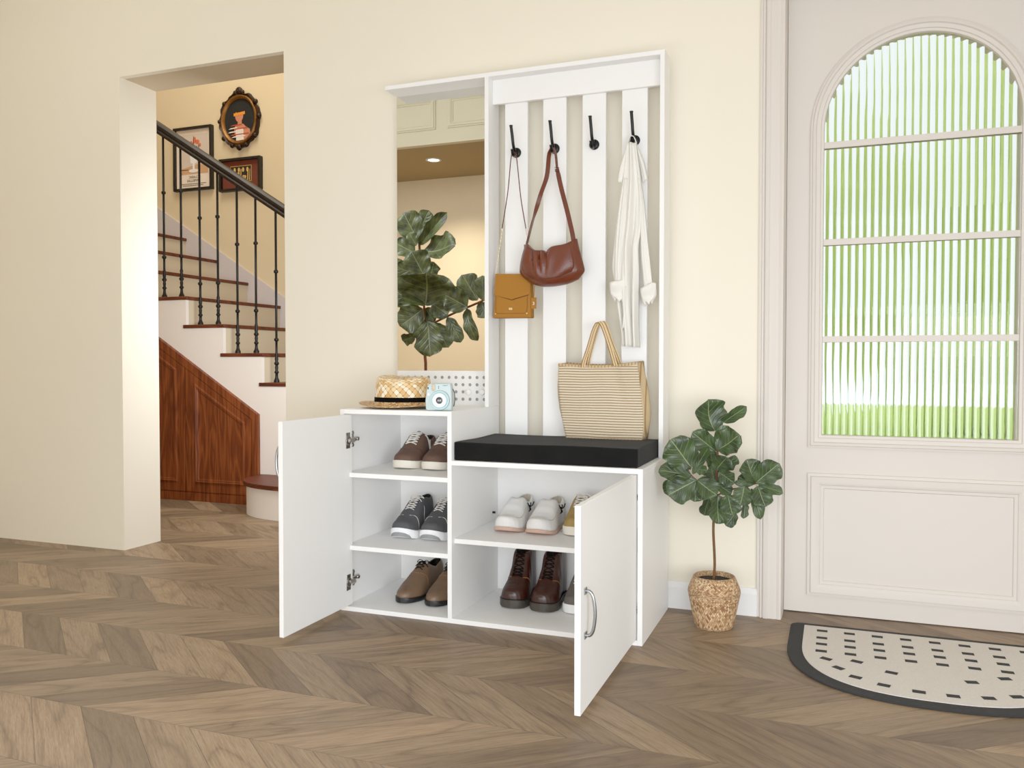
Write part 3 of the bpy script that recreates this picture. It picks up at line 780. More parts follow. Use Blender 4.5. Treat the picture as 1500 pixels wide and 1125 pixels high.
# pegboard
pb = MB(); cw, chh = 0.0274, 0.02585
x0 = 0.2403-8.5*cw; z0 = 0.683-chh/2; yF, yBk = -0.0135, -0.0097; nx_, nz_ = 14, 4
x1 = x0+cw*nx_; z1 = z0+chh*nz_
for i in range(nx_):
    for j in range(nz_):
        cx, cz = x0+cw*(i+0.5), z0+chh*(j+0.5); r = 0.0058; n = 16
        circ = [(cx+r*math.cos(2*PI*k/n), cz+r*math.sin(2*PI*k/n)) for k in range(n)]
        sq = []
        for k in range(n):
            c, s = math.cos(2*PI*k/n), math.sin(2*PI*k/n); q = max(abs(c), abs(s))
            sq.append((cx+cw/2*c/q, cz+chh/2*s/q))
        pb.grid([[Vector((a, yF, c)) for a, c in sq], [Vector((a, yF, c)) for a, c in circ]], 0, False, True)
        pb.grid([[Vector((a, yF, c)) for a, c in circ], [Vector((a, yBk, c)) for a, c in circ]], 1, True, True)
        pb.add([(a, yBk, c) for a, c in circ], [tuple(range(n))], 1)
X0, X1, Z0, Z1 = 0.0025, XD-T, HL, 0.784
for a, c in (((X0, z1), (X1, Z1)), ((X0, Z0), (X1, z0)), ((X0, z0), (x0, z1)), ((x1, z0), (X1, z1))):
    if c[0]-a[0] > 1e-4: pb.add([(a[0], yF, a[1]), (c[0], yF, a[1]), (c[0], yF, c[1]), (a[0], yF, c[1])], [(0,1,2,3)])
pb.add([(X0, yF, Z1), (X1, yF, Z1), (X1, -0.0096, Z1), (X0, -0.0096, Z1)], [(0,1,2,3)])
pb.add([(X0, yF, Z0), (X0, yF, Z1), (X0, -0.0096, Z1), (X0, -0.0096, Z0)], [(0,1,2,3)])
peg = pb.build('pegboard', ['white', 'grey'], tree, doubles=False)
for u in (686.5, 706.5):
    p = P(u, 574.4, -0.03)
    b = MB().disc((p.x, -0.0134, p.z), 0.0045, 'y', -0.014, 12)
    rows = [[Vector((p.x+r*math.cos(2*PI*k/20), -0.0274-d, p.z+r*math.sin(2*PI*k/20))) for k in range(20)] for r, d in ((0.0045, 0), (0.0095, 0.001), (0.0108, 0.004), (0.0098, 0.008), (0.005, 0.0102), (0.0003, 0.0106))]
    b.grid(rows, 0, True, True); b.build('peg', 'white', peg, angle=50)
# coat hooks
HK = []
for (a, c), z in zip(SL, (1.533, 1.5345, 1.5355, 1.5365)):
    x = (a+c)/2+0.0015; y0 = -0.0419
    b = MB().disc((x, y0, z), 0.0172, 'y', -0.005, 28)
    rows = [[Vector((x+r*math.cos(2*PI*k/24), y0-0.005-d, z+r*math.sin(2*PI*k/24))) for k in range(24)] for r, d in ((0.0172, 0), (0.0152, 0.003), (0.010, 0.0045), (0.0003, 0.005))]
    b.grid(rows, 0, True, True)
    hk = b.build('coat_hook', 'black', tree, angle=45)
    b = MB()
    b.tube(catmull([(x, y0-0.007, z-0.004), (x, y0-0.022, z+0.004), (x, y0-0.034, z+0.022), (x, y0-0.043, z+0.05), (x, y0-0.054, z+0.078)], 16), [0.006]*4+[0.0052]*12, 10)
    b.disc((x, y0-0.054, z+0.077), 0.0062, 'z', 0.0035, 14)
    b.tube(catmull([(x, y0-0.007, z-0.003), (x, y0-0.02, z-0.013), (x, y0-0.036, z-0.012), (x, y0-0.045, z+0.003)], 12), [0.006]*8+[0.0055, 0.005, 0.005, 0.0055], 10)
    b.build('hook_prong', 'black', hk, angle=45)
    for dx in (-0.009, 0.009):
        MB().disc((x+dx, y0-0.007, z+0.0), 0.002, 'y', -0.002, 8).build('screw', 'chrome', hk)
    HK.append(Vector((x, y0-0.027, z-0.010)))
# doors
def bow_handle(b, x, sg, y, z0, z1):
    """bow handle on a face at x, standing out along sg"""
    for z in (z0, z1):
        b.box((min(x, x+sg*0.003), y-0.0085, z-0.0075), (max(x, x+sg*0.003), y+0.0085, z+0.0075))
    b.tube(catmull([(x, y, z0), (x+sg*0.012, y, z0+0.001), (x+sg*0.020, y, z0+0.016), (x+sg*0.024, y, (z0+z1)/2), (x+sg*0.020, y, z1-0.016), (x+sg*0.012, y, z1-0.001), (x, y, z1)], 26), 0.0042, 10)
# left door, opened ninety degrees about its left edge: inner face looks right
dl = wb('door', (0.0215, -0.756, 0.021), (0.036, -0.383, 0.644), bev=0.001); dl['label'] = 'tall left door swung open, inner side showing'
b = MB(); bow_handle(b, 0.0215, -1, -0.732, 0.478, 0.572); b.build('handle', 'chrome', dl, bevel=0)
def hinge(par, xf, y, z, sg, xs):
    b = MB()
    b.box((min(xf, xf+sg*0.002), y-0.026, z-0.026), (max(xf, xf+sg*0.002), y-0.002, z+0.026))
    b.disc((xf+sg*0.001, y-0.014, z), 0.015, 'x', sg*0.004, 20)
    b.tube([(xf+sg*0.004, y-0.012, z), (xf+sg*0.012, y+0.006, z), (xs+sg*0.010, y+0.026, z), (xs+sg*0.008, y+0.07, z)], 0.0075, 8, sx=0.7)
    b.box((min(xs, xs+sg*0.004), y+0.036, z-0.027), (max(xs, xs+sg*0.004), y+0.052, z+0.027))
    for dz in (-0.02, 0.02): b.disc((xs+sg*0.004, y+0.044, z+dz), 0.006, 'x', sg*0.003, 12)
    b.disc((xs+sg*0.010, y+0.062, z), 0.007, 'x', sg*0.006, 12)
    b.build('hinge', 'steel', par, angle=40, bevel=0.0006)
hinge(dl, 0.036, -0.395, 0.5605, 1, T); hinge(dl, 0.036, -0.395, 0.098, 1, T)
# right door, opened ninety degrees about its right edge: outer face looks right
dr = wb('door', (0.968, -0.960, 0.016), (0.9825, -0.385, 0.492), bev=0.001); dr['label'] = 'low right door swung open, outer side and bow handle showing'
b = MB(); bow_handle(b, 0.9825, 1, -0.924, 0.190, 0.292); b.build('handle', 'chrome', dr, bevel=0)
hinge(dr, 0.968, -0.397, 0.42, -1, W_-T); hinge(dr, 0.968, -0.397, 0.09, -1, W_-T)
# shelf peg at the left of the wide compartment
MB().disc((XD, -0.06, 0.2925), 0.004, 'x', 0.010, 10).build('shelf_pin', 'black', tree)

# seat cushion
cu_ = MB(); cx0, cx1, cy0, cy1, cz0, cz1 = 0.4035, 0.9835, -0.384, -0.045, HB, 0.5668
nx, ny = 24, 16
rows = []
for j in range(ny+1):
    r = []
    for i in range(nx+1):
        u, v = i/nx, j/ny
        r.append(Vector((cx0+(cx1-cx0)*u, cy0+(cy1-cy0)*v, cz1+0.0012*math.sin(9*u+2)*math.sin(7*v+1)-0.001)))
    rows.append(r)
cu_.grid(rows, 0, True)
cu_.grid([[Vector((p.x, p.y, cz0+0.0003)) for p in r] for r in rows], 0, True, False, True)
bnd = rows[0] + [r[-1] for r in rows[1:]] + rows[-1][-2::-1] + [r[0] for r in rows[-2:0:-1]]
ks = [0, 0.15, 0.5, 0.85, 1]
cu_.grid([[Vector((p.x, p.y, p.z+(cz0+0.0003-p.z)*k)) for p in bnd] for k in ks], 0, True, True)
cush = cu_.build('seat_cushion', 'cushion', None, bevel=0.004, angle=50)
tag(cush, 'flat black velvet bench cushion lying on the hall tree seat', 'cushion')

# ================================================================== SHOES (local: toe at y=0 pointing -y, heel at +y)
class Shoe:
    def __init__(s, L, W, wtab, htab, rtab, zs, p=0.75, q=0.8, lean=0.0, spring=0.012, margin=0.003, ctab=None):
        s.L, s.W, s.wt, s.ht, s.rt, s.zs, s.p, s.q, s.lean, s.spring, s.mg = L, W, wtab, htab, rtab, zs, p, q, lean, spring, margin
        s.ct = ctab or [(0, 0), (1, 0)]
    def w(s, t): return s.W*lerpt(s.wt, t)
    def h(s, t): return lerpt(s.ht, t)
    def wr(s, t): return s.w(t)*lerpt(s.rt, t)
    def zb(s, t): return s.spring*max(0, 1-t/0.28)**2
    def c(s, t): return lerpt(s.ct, t)
    def pt(s, t, side, v):
        w, wr, h = s.w(t), s.wr(t), s.h(t)
        x = wr+(w-wr)*max(math.cos(v*PI/2), 0)**s.p
        z = h*math.sin(v*PI/2)**s.q
        y = t*s.L + s.lean*v*(1 if t > 0.8 else 0)*((t-0.8)/0.2 if t > 0.8 else 0)
        return Vector((s.c(t)+side*x, y, s.zs+s.zb(t)+z))
    def surf(s, t, x):
        a = abs(x)
        if a <= s.wr(t): return s.zs+s.zb(t)+s.h(t)
        lo, hi = 0.0, 1.0
        for _ in range(24):
            m = (lo+hi)/2; q = abs(s.pt(t, 1, m).x-s.c(t))
            if q > a: lo = m
            else: hi = m
        return s.pt(t, 1, lo).z
    def stations(s, n): return [0.5-0.5*math.cos(PI*i/n) for i in range(n+1)]
    def upper(s, mats, root, n=56, nv=12, name='upper', thick=0.003):
        b = MB(); rows = []
        ts = s.stations(n)
        for side in (1, -1):
            rows = [[s.pt(t, side, j/nv) for j in range(nv+1)] for t in ts]
            b.grid(rows, 0, True)
        return b.build(name, mats, root, local=True, solid=thick, angle=60, doubles=True)
    def sole(s, mats, root, n=48, name='sole', heel=None, waist=0.0, bulge=0.1, rim=0.0, matf=None):
        b = MB(); rows = []
        for t in s.stations(n):
            w = s.w(t)+s.mg*min(1, t*30, (1-t)*30); zt = s.zs+s.zb(t)+rim; zb = s.zb(t)
            if heel and 0.42 < t < 1-heel: zb += max(0, s.zs-waist)*min(1, (t-0.42)/0.08, (1-heel-t)/0.015)
            hh = zt-zb; y = t*s.L + s.mg*(2*t-1)*1.0; c = s.c(t)
            rows.append([Vector((c-w*0.93, y, zb)), Vector((c-w, y, zb+hh*0.18)), Vector((c-w*(1+bulge*0.1), y, zb+hh*0.55)), Vector((c-w, y, zt-hh*0.06)), Vector((c-w*0.96, y, zt)),
                         Vector((c+w*0.96, y, zt)), Vector((c+w, y, zt-hh*0.06)), Vector((c+w*(1+bulge*0.1), y, zb+hh*0.55)), Vector((c+w, y, zb+hh*0.18)), Vector((c+w*0.93, y, zb))])
        b.grid(rows, 0, True, True)
        return b.build(name, mats, root, local=True, angle=45)
    def laces(s, mat, root, ta, tb, k, wl=0.42, r=0.0016, cross=True, bow=True):
        b = MB()
        for i in range(k):
            t = ta+(tb-ta)*i/(k-1); dt = (tb-ta)/(k-1)
            xl = max(s.w(t)*wl, 0.008)
            for sg in ((1, -1) if cross else (1,)):
                pts = []
                for j in range(9):
                    u = j/8; x = xl*(2*u-1)*sg; tt = t+(dt*0.85*(u-0.0) if cross else 0)
                    pts.append(Vector((s.c(t)+x, tt*s.L, s.surf(tt, x)+0.0022+(0.0012 if sg > 0 else 0))))
                b.tube(pts, r, 6)
        if bow:
            t = tb+(tb-ta)/(k-1); z = s.surf(t, 0)+0.004; y = t*s.L
            for sg in (1, -1):
                b.tube(catmull([(0, y, z), (sg*0.014, y-0.004, z+0.006), (sg*0.026, y-0.002, z-0.004), (sg*0.014, y+0.004, z-0.002), (0, y, z)], 16), r, 6)
                b.tube(catmull([(0, y, z), (sg*0.012, y-0.012, z-0.002), (sg*0.024, y-0.016, z-0.014)], 10), r, 6)
        return b.build('laces', mat, root, local=True, angle=60)
    def tongue(s, mat, root, ta, tb, up=0.012, wl=0.6):
        rows = []
        for i in range(10):
            t = ta+(tb-ta)*i/9; k = (i/9)
            hw = s.w(t)*wl*(0.8+0.2*math.sin(PI*k)); z = s.zs+s.zb(t)+s.h(t)
            rows.append([Vector((s.c(t)+hw*(2*j/8-1), t*s.L+0.004*k, z-0.002-0.012*(2*j/8-1)**2+up*k*k)) for j in range(9)])
        b = MB(); b.grid(rows, 0, True)
        return b.build('tongue', mat, root, local=True, solid=0.004, angle=60)
    def line(s, root, mat, name, pts, r=0.0009, off=0.0006):
        """seam following the upper: pts are (t, v, side)"""
        b = MB(); c = []
        P3 = catmull([s.pt(t, sd, v) for t, v, sd in pts], 18)
        b.tube([p+Vector((0, 0, off)) for p in P3], r, 5)
        return b.build(name, mat, root, local=True)
WT = [(0, 0), (0.008, 0.28), (0.025, 0.48), (0.06, 0.70), (0.12, 0.88), (0.22, 0.99), (0.3, 1.0), (0.42, 0.92), (0.55, 0.80), (0.68, 0.73), (0.8, 0.73), (0.9, 0.68), (0.95, 0.56), (0.98, 0.38), (0.993, 0.22), (1, 0)]
WP = [(0, 0), (0.008, 0.2), (0.025, 0.38), (0.06, 0.58), (0.12, 0.79), (0.22, 0.97), (0.3, 1.0), (0.42, 0.90), (0.55, 0.76), (0.68, 0.69), (0.8, 0.70), (0.9, 0.66), (0.95, 0.54), (0.98, 0.36), (0.993, 0.2), (1, 0)]

def brown_sneaker():
    r = thing('sneaker', '', 'shoe')
    s = Shoe(0.232, 0.047, WT, [(0, 0.004), (0.01, 0.014), (0.03, 0.022), (0.08, 0.03), (0.18, 0.038), (0.28, 0.05), (0.4, 0.071), (0.5, 0.086), (0.56, 0.090), (0.66, 0.072), (0.8, 0.064), (0.92, 0.072), (1, 0.076)],
             [(0, 0), (0.34, 0), (0.42, 0.3), (0.55, 0.5), (0.7, 0.62), (0.9, 0.62), (1, 0.6)], 0.022, spring=0.006)
    s.upper(['sneaker', 'lining'], r); s.sole('offsole', r, rim=0.003)
    s.tongue('sneaker', r, 0.34, 0.57, 0.010)
    s.laces('lacew', r, 0.32, 0.52, 6, 0.44, 0.0019, bow=False)
    b = MB()
    b.ribbon(catmull([(0.012, 0.52*s.L, 0.112), (0.034, 0.56*s.L, 0.10), (0.046, 0.55*s.L, 0.06), (0.050, 0.5*s.L, 0.03), (0.047, 0.56*s.L, 0.045), (0.038, 0.62*s.L, 0.088)], 24), (0, 1, 0.2), 0.005, 0.0012)
    b.build('lace_end', 'lacew', r, local=True)
    for sg in (1, -1): s.line(r, 'lining', 'seam', [(0.2, 0.95, sg), (0.27, 0.6, sg), (0.32, 0.3, sg), (0.36, 0.02, sg)], 0.0007)
    return r
def grey_sneaker():
    r = thing('sneaker', '', 'shoe')
    s = Shoe(0.235, 0.047, WT, [(0, 0.006), (0.01, 0.018), (0.03, 0.026), (0.08, 0.034), (0.18, 0.044), (0.28, 0.058), (0.4, 0.076), (0.52, 0.092), (0.62, 0.100), (0.72, 0.098), (0.85, 0.092), (0.95, 0.096), (1, 0.1)],
             [(0, 0), (0.42, 0), (0.5, 0.25), (0.6, 0.5), (0.7, 0.6), (0.9, 0.6), (1, 0.55)], 0.024, spring=0.016)
    s.upper(['greyshoe', 'greyline'], r); so = s.sole('whitesole', r, rim=0.004)
    s.tongue('greyshoe', r, 0.42, 0.64, 0.008)
    s.laces('lacew', r, 0.34, 0.56, 6, 0.36, 0.0013)
    # grey tread showing under the raised toe
    b = MB(); cols = []
    for i in range(25):
        q = 2*i/24-1; t = 0.085*abs(q)**1.6; w = s.w(t)*math.copysign(1, q) if q else 0
        hgt = 0.0125*math.sqrt(max(0, 1-q*q))+0.0008
        d = Vector((w*0.6, -0.03, 0)).normalized()*0.0042
        cols.append([Vector((w, t*s.L-s.mg, s.zb(t)+0.0003+hgt*k))+d*(1-0.5*k) for k in (0, 0.35, 0.7, 1)])
    b.grid(cols, 0, True); b.build('tread', 'greysole', so, local=True)
    for sg in (1, -1):
        s.line(r, 'lacew', 'seam', [(0.24, 0.9, sg), (0.27, 0.6, sg), (0.26, 0.3, sg), (0.24, 0.02, sg)], 0.0006)
        s.line(r, 'lacew', 'seam', [(0.5, 0.85, sg), (0.55, 0.5, sg), (0.5, 0.25, sg), (0.52, 0.02, sg)], 0.0006)
    return r
def derby():
    r = thing('derby_shoe', '', 'shoe')
    s = Shoe(0.275, 0.045, WP, [(0, 0.004), (0.01, 0.012), (0.03, 0.019), (0.08, 0.027), (0.18, 0.036), (0.3, 0.05), (0.42, 0.07), (0.52, 0.085), (0.57, 0.088), (0.64, 0.077), (0.76, 0.066), (0.9, 0.076), (1, 0.083)],
             [(0, 0), (0.5, 0), (0.55, 0.3), (0.62, 0.52), (0.75, 0.6), (0.9, 0.58), (1, 0.5)], 0.016, spring=0.004, lean=-0.006)
    s.upper(['derby', 'blacksole'], r); s.sole('blacksole', r, heel=0.3, waist=0.006, rim=0.001)
    s.tongue('derby', r, 0.44, 0.57, 0.004, 0.45)
    s.laces('lacek', r, 0.44, 0.53, 3, 0.36, 0.0015)
    for sg in (1, -1): s.line(r, 'stitch', 'seam', [(0.38, 1.0, sg), (0.4, 0.7, sg), (0.44, 0.4, sg), (0.42, 0.15, sg)], 0.0006)
    return r
def loafer():
    r = thing('loafer', '', 'shoe')
    s = Shoe(0.225, 0.048, WT, [(0, 0.02), (0.01, 0.03), (0.03, 0.035), (0.08, 0.039), (0.18, 0.044), (0.28, 0.054), (0.4, 0.074), (0.5, 0.088), (0.56, 0.090), (0.66, 0.073), (0.8, 0.067), (0.92, 0.08), (1, 0.086)],
             [(0, 0), (0.5, 0), (0.56, 0.35), (0.64, 0.55), (0.75, 0.62), (0.9, 0.6), (1, 0.55)], 0.010, spring=0.012, p=0.6, q=0.75)
    s.upper(['loafer', 'loafline'], r); s.sole('pinksole', r)
    # raised apron seam round the vamp
    for a in (1,):
        pts = [(0.47, 0.42, -1), (0.34, 0.42, -1), (0.22, 0.46, -1), (0.13, 0.58, -1), (0.085, 0.8, -1), (0.075, 1.0, -1), (0.085, 0.8, 1), (0.13, 0.58, 1), (0.22, 0.46, 1), (0.34, 0.42, 1), (0.47, 0.42, 1)]
        s.line(r, 'loafline', 'seam', pts, 0.0014, 0.0)
    for sg in (1, -1):
        b = MB()
        b.tube(catmull([s.pt(t, sg, v)+Vector((sg*0.002, 0, 0)) for t, v in ((0.58, 0.55), (0.66, 0.5), (0.74, 0.52), (0.82, 0.56), (0.9, 0.55))], 14), 0.0018, 6)
        q = s.pt(0.62, sg, 0.45)+Vector((sg*0.004, 0, 0))
        for d in ((0, -0.012, 0.008), (0, 0.010, 0.012), (0, -0.006, -0.016), (0, 0.008, -0.014)):
            b.tube(catmull([q, q+Vector(d)*0.6+Vector((sg*0.003, 0, 0)), q+Vector(d)], 6), 0.0018, 6)
        b.build('side_lace', 'lacek', r, local=True)
    return r
def boot():
    r = thing('ankle_boot', '', 'boot')
    s = Shoe(0.20, 0.046, WT, [(0, 0.008), (0.01, 0.02), (0.03, 0.029), (0.08, 0.038), (0.18, 0.046), (0.28, 0.055), (0.36, 0.067), (0.42, 0.084), (0.48, 0.108), (0.53, 0.128), (0.565, 0.137), (0.6, 0.139), (1, 0.139)],
             [(0, 0), (0.53, 0), (0.56, 0.35), (0.6, 0.6), (0.68, 0.84), (0.9, 0.92), (1, 0.9)], 0.025, spring=0.004, p=0.7, q=0.85)
    s.upper(['boot', 'lining'], r, n=90, nv=16); s.sole('bootsole', r, heel=0.32, waist=0.016, rim=0.001)
    b = MB(); pts = []
    for t in s.stations(40): pts.append(Vector((s.w(t)+0.002, t*s.L+0.002*(2*t-1), s.zs+s.zb(t)+0.001)))
    pts += [Vector((-p.x, p.y, p.z)) for p in pts[-2:0:-1]]
    b.tube(pts, 0.0021, 6, closed=True); b.build('welt', 'blacksole', r, local=True)
    s.laces('lacek', r, 0.345, 0.555, 8, 0.40, 0.0021, bow=False)
    for sg in (1, -1): s.line(r, 'stitch', 'seam', [(0.345, 0.80, sg), (0.40, 0.50, sg), (0.45, 0.28, sg), (0.52, 0.16, sg), (0.62, 0.12, sg)], 0.0007)
    b = MB(); b.ribbon([(0, s.L+0.002, 0.150), (0, s.L+0.007, 0.174), (0, s.L-0.004, 0.164)], (1, 0, 0), 0.012, 0.0015); b.build('pull_tab', 'lacek', r, local=True)
    return r
def low_canvas(kind):
    r = thing('sneaker', '', 'shoe')
    s = Shoe(0.195, 0.046, WT, [(0, 0.008), (0.01, 0.02), (0.03, 0.027), (0.08, 0.032), (0.18, 0.038), (0.28, 0.052), (0.4, 0.072), (0.5, 0.085), (0.56, 0.088), (0.66, 0.07), (0.8, 0.06), (0.92, 0.068), (1, 0.072)],
             [(0, 0), (0.34, 0), (0.42, 0.3), (0.55, 0.5), (0.7, 0.62), (0.9, 0.62), (1, 0.6)], 0.024, spring=0.004)
    s.upper(['tanshoe' if kind == 'tan' else 'canvas', 'lining'], r); s.sole('offsole' if kind == 'tan' else 'whitesole', r, rim=0.003)
    s.tongue('tanshoe' if kind == 'tan' else 'canvas', r, 0.34, 0.57, 0.006)
    s.laces('lacew', r, 0.32, 0.52, 5, 0.44, 0.0018)
    return r
def place(o, x, y, z, deg, label, group=None):
    o.location = (x, y, z+0.0004); o.rotation_euler = (0, 0, math.radians(deg)); o['label'] = label
    if group: o['group'] = group
a = brown_sneaker(); place(a, 0.150, -0.262, 0.4545, 0, 'brown low sneaker with white laces on the top shelf, farther from the divider', 'brown sneakers on the top shelf')
b_ = copy_tree(a); place(b_, 0.260, -0.264, 0.4545, 0, 'brown low sneaker with white laces on the top shelf, half hidden by the divider', 'brown sneakers on the top shelf')
a = grey_sneaker(); place(a, 0.150, -0.274, 0.216, 2, 'charcoal grey sneaker with white sole on the middle shelf, fully in view', 'grey sneakers on the middle shelf')
b_ = copy_tree(a); place(b_, 0.258, -0.272, 0.216, 2, 'charcoal grey sneaker with white sole on the middle shelf, half hidden by the divider', 'grey sneakers on the middle shelf')
a = derby(); place(a, 0.176, -0.312, 0.0145, -2, 'taupe brown leather derby shoe on the cabinet floor, fully in view', 'derby shoes on the cabinet floor')
b_ = copy_tree(a); place(b_, 0.285, -0.312, 0.0145, -2, 'taupe brown leather derby shoe on the cabinet floor, half hidden by the divider', 'derby shoes on the cabinet floor')
a = loafer(); place(a, 0.518, -0.250, 0.2620, 0, 'white leather loafer with pink studded sole, nearer the divider', 'white loafers on the wide shelf')
b_ = copy_tree(a); place(b_, 0.627, -0.252, 0.2620, -1, 'white leather loafer with pink studded sole, second from the divider', 'white loafers on the wide shelf')
a = boot(); place(a, 0.535, -0.236, 0.0145, 2, 'dark brown lace up ankle boot on the cabinet floor, nearer the divider', 'brown boots on the cabinet floor')
b_ = copy_tree(a); place(b_, 0.638, -0.240, 0.0145, 0, 'dark brown lace up ankle boot on the cabinet floor, second from the divider', 'brown boots on the cabinet floor')
place(low_canvas('tan'), 0.742, -0.215, 0.2620, 0, 'tan low shoe on the wide shelf, mostly hidden behind the open right door')
place(low_canvas('grey'), 0.745, -0.222, 0.0145, 0, 'grey canvas shoe with white toe beside the boots, mostly hidden behind the right door')

# ================================================================== THINGS ON THE HALL TREE
def sheet(top, bot, lef, rig, nu, nv, y, dep):
    """cloth or leather panel drawn from its outline on the plane y, pushed forward by dep(u,v)"""
    G = coons(px(top, y), px(bot, y), px(lef, y), px(rig, y), nu, nv)
    return [[p - Vector((0, dep(i/(nu-1), j/(nv-1)), 0)) for i, p in enumerate(r)] for j, r in enumerate(G)]
def strip_sheet(lef, rig, nu, nv, y, dep):
    L, R = catmull(px(lef, y), nv), catmull(px(rig, y), nv)
    return [[L[j].lerp(R[j], i/(nu-1)) - Vector((0, dep(i/(nu-1), j/(nv-1)), 0)) for i in range(nu)] for j in range(nv)]

# --- mustard crossbody bag on the first hook
YM = -0.083
bag = thing('crossbody_bag', 'small mustard yellow flap bag on a thin chain strap, hanging from the first hook', 'bag', tuple(HK[0]))
f = px([(726.3, 402), (776.5, 402), (777.5, 465.5), (722, 466)], YM)
dv = Vector((0, 0.037, 0))
b = MB(); G = coons([f[0], f[1]], [f[3], f[2]], [f[0], f[3]], [f[1], f[2]], 10, 10)
b.prism(f, dv)
body = b.build('bag_body', 'mustard', bag, bevel=0.004, seg=3)
flp = px([(725.6, 401), (777, 401), (776.2, 429), (774, 431.5), (749.5, 438.6), (725, 433), (723.6, 431)], YM-0.003)
MB().prism(flp, (0, 0.003, 0)).build('flap', 'mustard', bag, bevel=0.001)
b = MB(); b.tube(px([(723.6, 431.6), (749.5, 439.4), (774.2, 432)], YM-0.001), 0.0011, 6)
b.tube(catmull(px([(726.3, 434), (726.3, 454), (727, 458), (730, 459), (767, 458.8), (770.5, 457.5), (771.8, 453), (772.5, 434)], YM-0.0006), 40), 0.0006, 5)
b.build('seam', 'mustard2', bag)
c = P(748, 452.5, YM-0.0005); MB().box((c.x-0.0065, YM-0.003, c.z-0.0042), (c.x+0.0065, YM, c.z+0.0042)).build('clasp_plate', 'gold', bag, bevel=0.001)
for u, v in ((726, 459.6), (771.7, 459)):
    c = P(u, v, YM); MB().disc((c.x, YM, c.z), 0.0024, 'y', -0.0015, 12).build('rivet', 'gold', bag)
hk = HK[0]
b = MB()
b.tube(catmull([P(735.7, 334, -0.075), P(744, 280, -0.08), hk+Vector((-0.0095, -0.001, -0.010)), hk+Vector((0, 0, 0.0085)), hk+Vector((0.0095, 0, -0.010)), P(763, 290, -0.08), P(770.5, 335, -0.075)], 40), 0.0019, 7)
b.build('strap_cord', 'bagbrown', bag)
b = MB()
for A, B in ((P(735.7, 335, -0.075), P(725.4, 404, -0.066)), (P(770.5, 336, -0.075), P(780, 402, -0.06))):
    n = 26
    for i in range(n):
        p = A.lerp(B, (i+0.5)/n); d = (B-A)/n*0.62; e = Vector((0.0013, 0, 0)) if i % 2 else Vector((0.0003, 0.0013, 0))
        b.tube([p-d+e*0, p-d*0.5+e, p+d*0.5+e, p+d, p+d*0.5-e, p-d*0.5-e], 0.0006, 5, closed=True)
b.build('chain', 'gold', bag)
tg = px([(778.2, 435.8), (785.6, 435.6), (785.4, 452), (778, 452.2)], YM-0.001)
b = MB(); b.prism(tg, (0, 0.002, 0)); b.tube([P(780.5, 418, YM+0.01), P(781.2, 437, YM-0.002)], 0.0011, 6); b.tube([P(783, 418, YM+0.01), P(782, 437, YM-0.002)], 0.0011, 6)
hang = b.build('hang_tag', 'mustard', bag)
c = P(781.6, 444.5, YM-0.0014); text_mesh('tag_mark', '3', 0.014, 'whiteplastic', hang, (c.x, YM-0.0014, c.z), ROTF)

# --- brown slouchy shoulder bag on the second hook
YB = -0.120
bag = thing('shoulder_bag', 'chestnut brown slouchy leather bag with wide strap, hanging from the second hook', 'bag', tuple(HK[1]))
top = [(771.5, 357.5), (776, 362), (785, 367), (797, 367.5), (801.5, 370.5), (806, 366), (812, 361.5), (826, 358.5), (835, 354.5), (840, 351)]
bot = [(774, 409), (781, 413.5), (794, 416.8), (810, 416.6), (828, 413), (842, 407)]
lef = [(771.5, 357.5), (767, 372), (763.5, 390), (764.5, 400), (774, 409)]
rig = [(840, 351), (844, 368), (849, 388), (849.6, 396), (842, 407)]
def plump(u, v): return 0.030*(max(0, math.sin(PI*min(max(u, 0.001), .999)))**0.45)*(max(0, math.sin(PI*(0.06+0.9*v)))**0.5)
def bagfold(u, v):
    d = plump(u, v)
    d -= 0.013*math.exp(-((u-(0.33+0.10*v))/0.028)**2)*max(0, 1-abs(v-0.3)/0.42)
    d += 0.006*math.exp(-((u-(0.27+0.12*v))/0.04)**2)*max(0, 1-v*1.1)
    d -= 0.009*math.exp(-((u-(0.19+0.16*v))/0.025)**2)*max(0, 1-abs(v-0.35)/0.45)
    d -= 0.011*math.exp(-((u-(0.47+0.02*math.sin(5*v)))/0.035)**2)*max(0, 1-v*1.25)
    d += 0.004*math.sin(14*u+5*v)*math.sin(PI*v)*0.6
    return d
b = MB(); G = sheet(top, bot, lef, rig, 44, 30, YB, bagfold)
b.grid(G, 0, True)
Gb = [[Vector((p.x, -0.0905, p.z)) for i, p in enumerate(r)] for r in G]
Gb = [[p*1.0 for p in r] for r in Gb]
b.grid(Gb, 0, True, False, True)
def border(G): return G[0]+[r[-1] for r in G[1:]]+G[-1][-2::-1]+[r[0] for r in G[-2:0:-1]]
bf, bb_ = border(G), border(Gb)
b.grid([[p.lerp(q, k) + (Vector(((p.x-0.627)*0.10, 0, (p.z-1.15)*0.08))*math.sin(PI*k)) for p, q in zip(bf, bb_)] for k in (0, 0.2, 0.4, 0.6, 0.8, 1)], 0, True, True)
b.build('bag_body', 'bagbrown', bag, angle=70)
flt = [(773, 361), (785, 368), (797, 368), (801.5, 371), (806, 367), (812, 362.5), (826, 359.5), (836, 356)]
flb = [(772, 399), (778, 404.5), (790, 408.6), (803, 409.6), (820, 407), (838, 398.5)]
fll = [(773, 361), (770, 378), (769, 391), (772, 399)]; flr = [(836, 356), (841, 375), (842.5, 390), (838, 398.5)]
b = MB(); Gf = sheet(flt, flb, fll, flr, 40, 26, YB-0.003, lambda u, v: bagfold(0.06+0.88*u, 0.04+0.78*v)*1.02+0.0025)
b.grid(Gf, 0, True)
fp = b.build('flap', 'bagbrown', bag, solid=0.003, offs=1, angle=70)
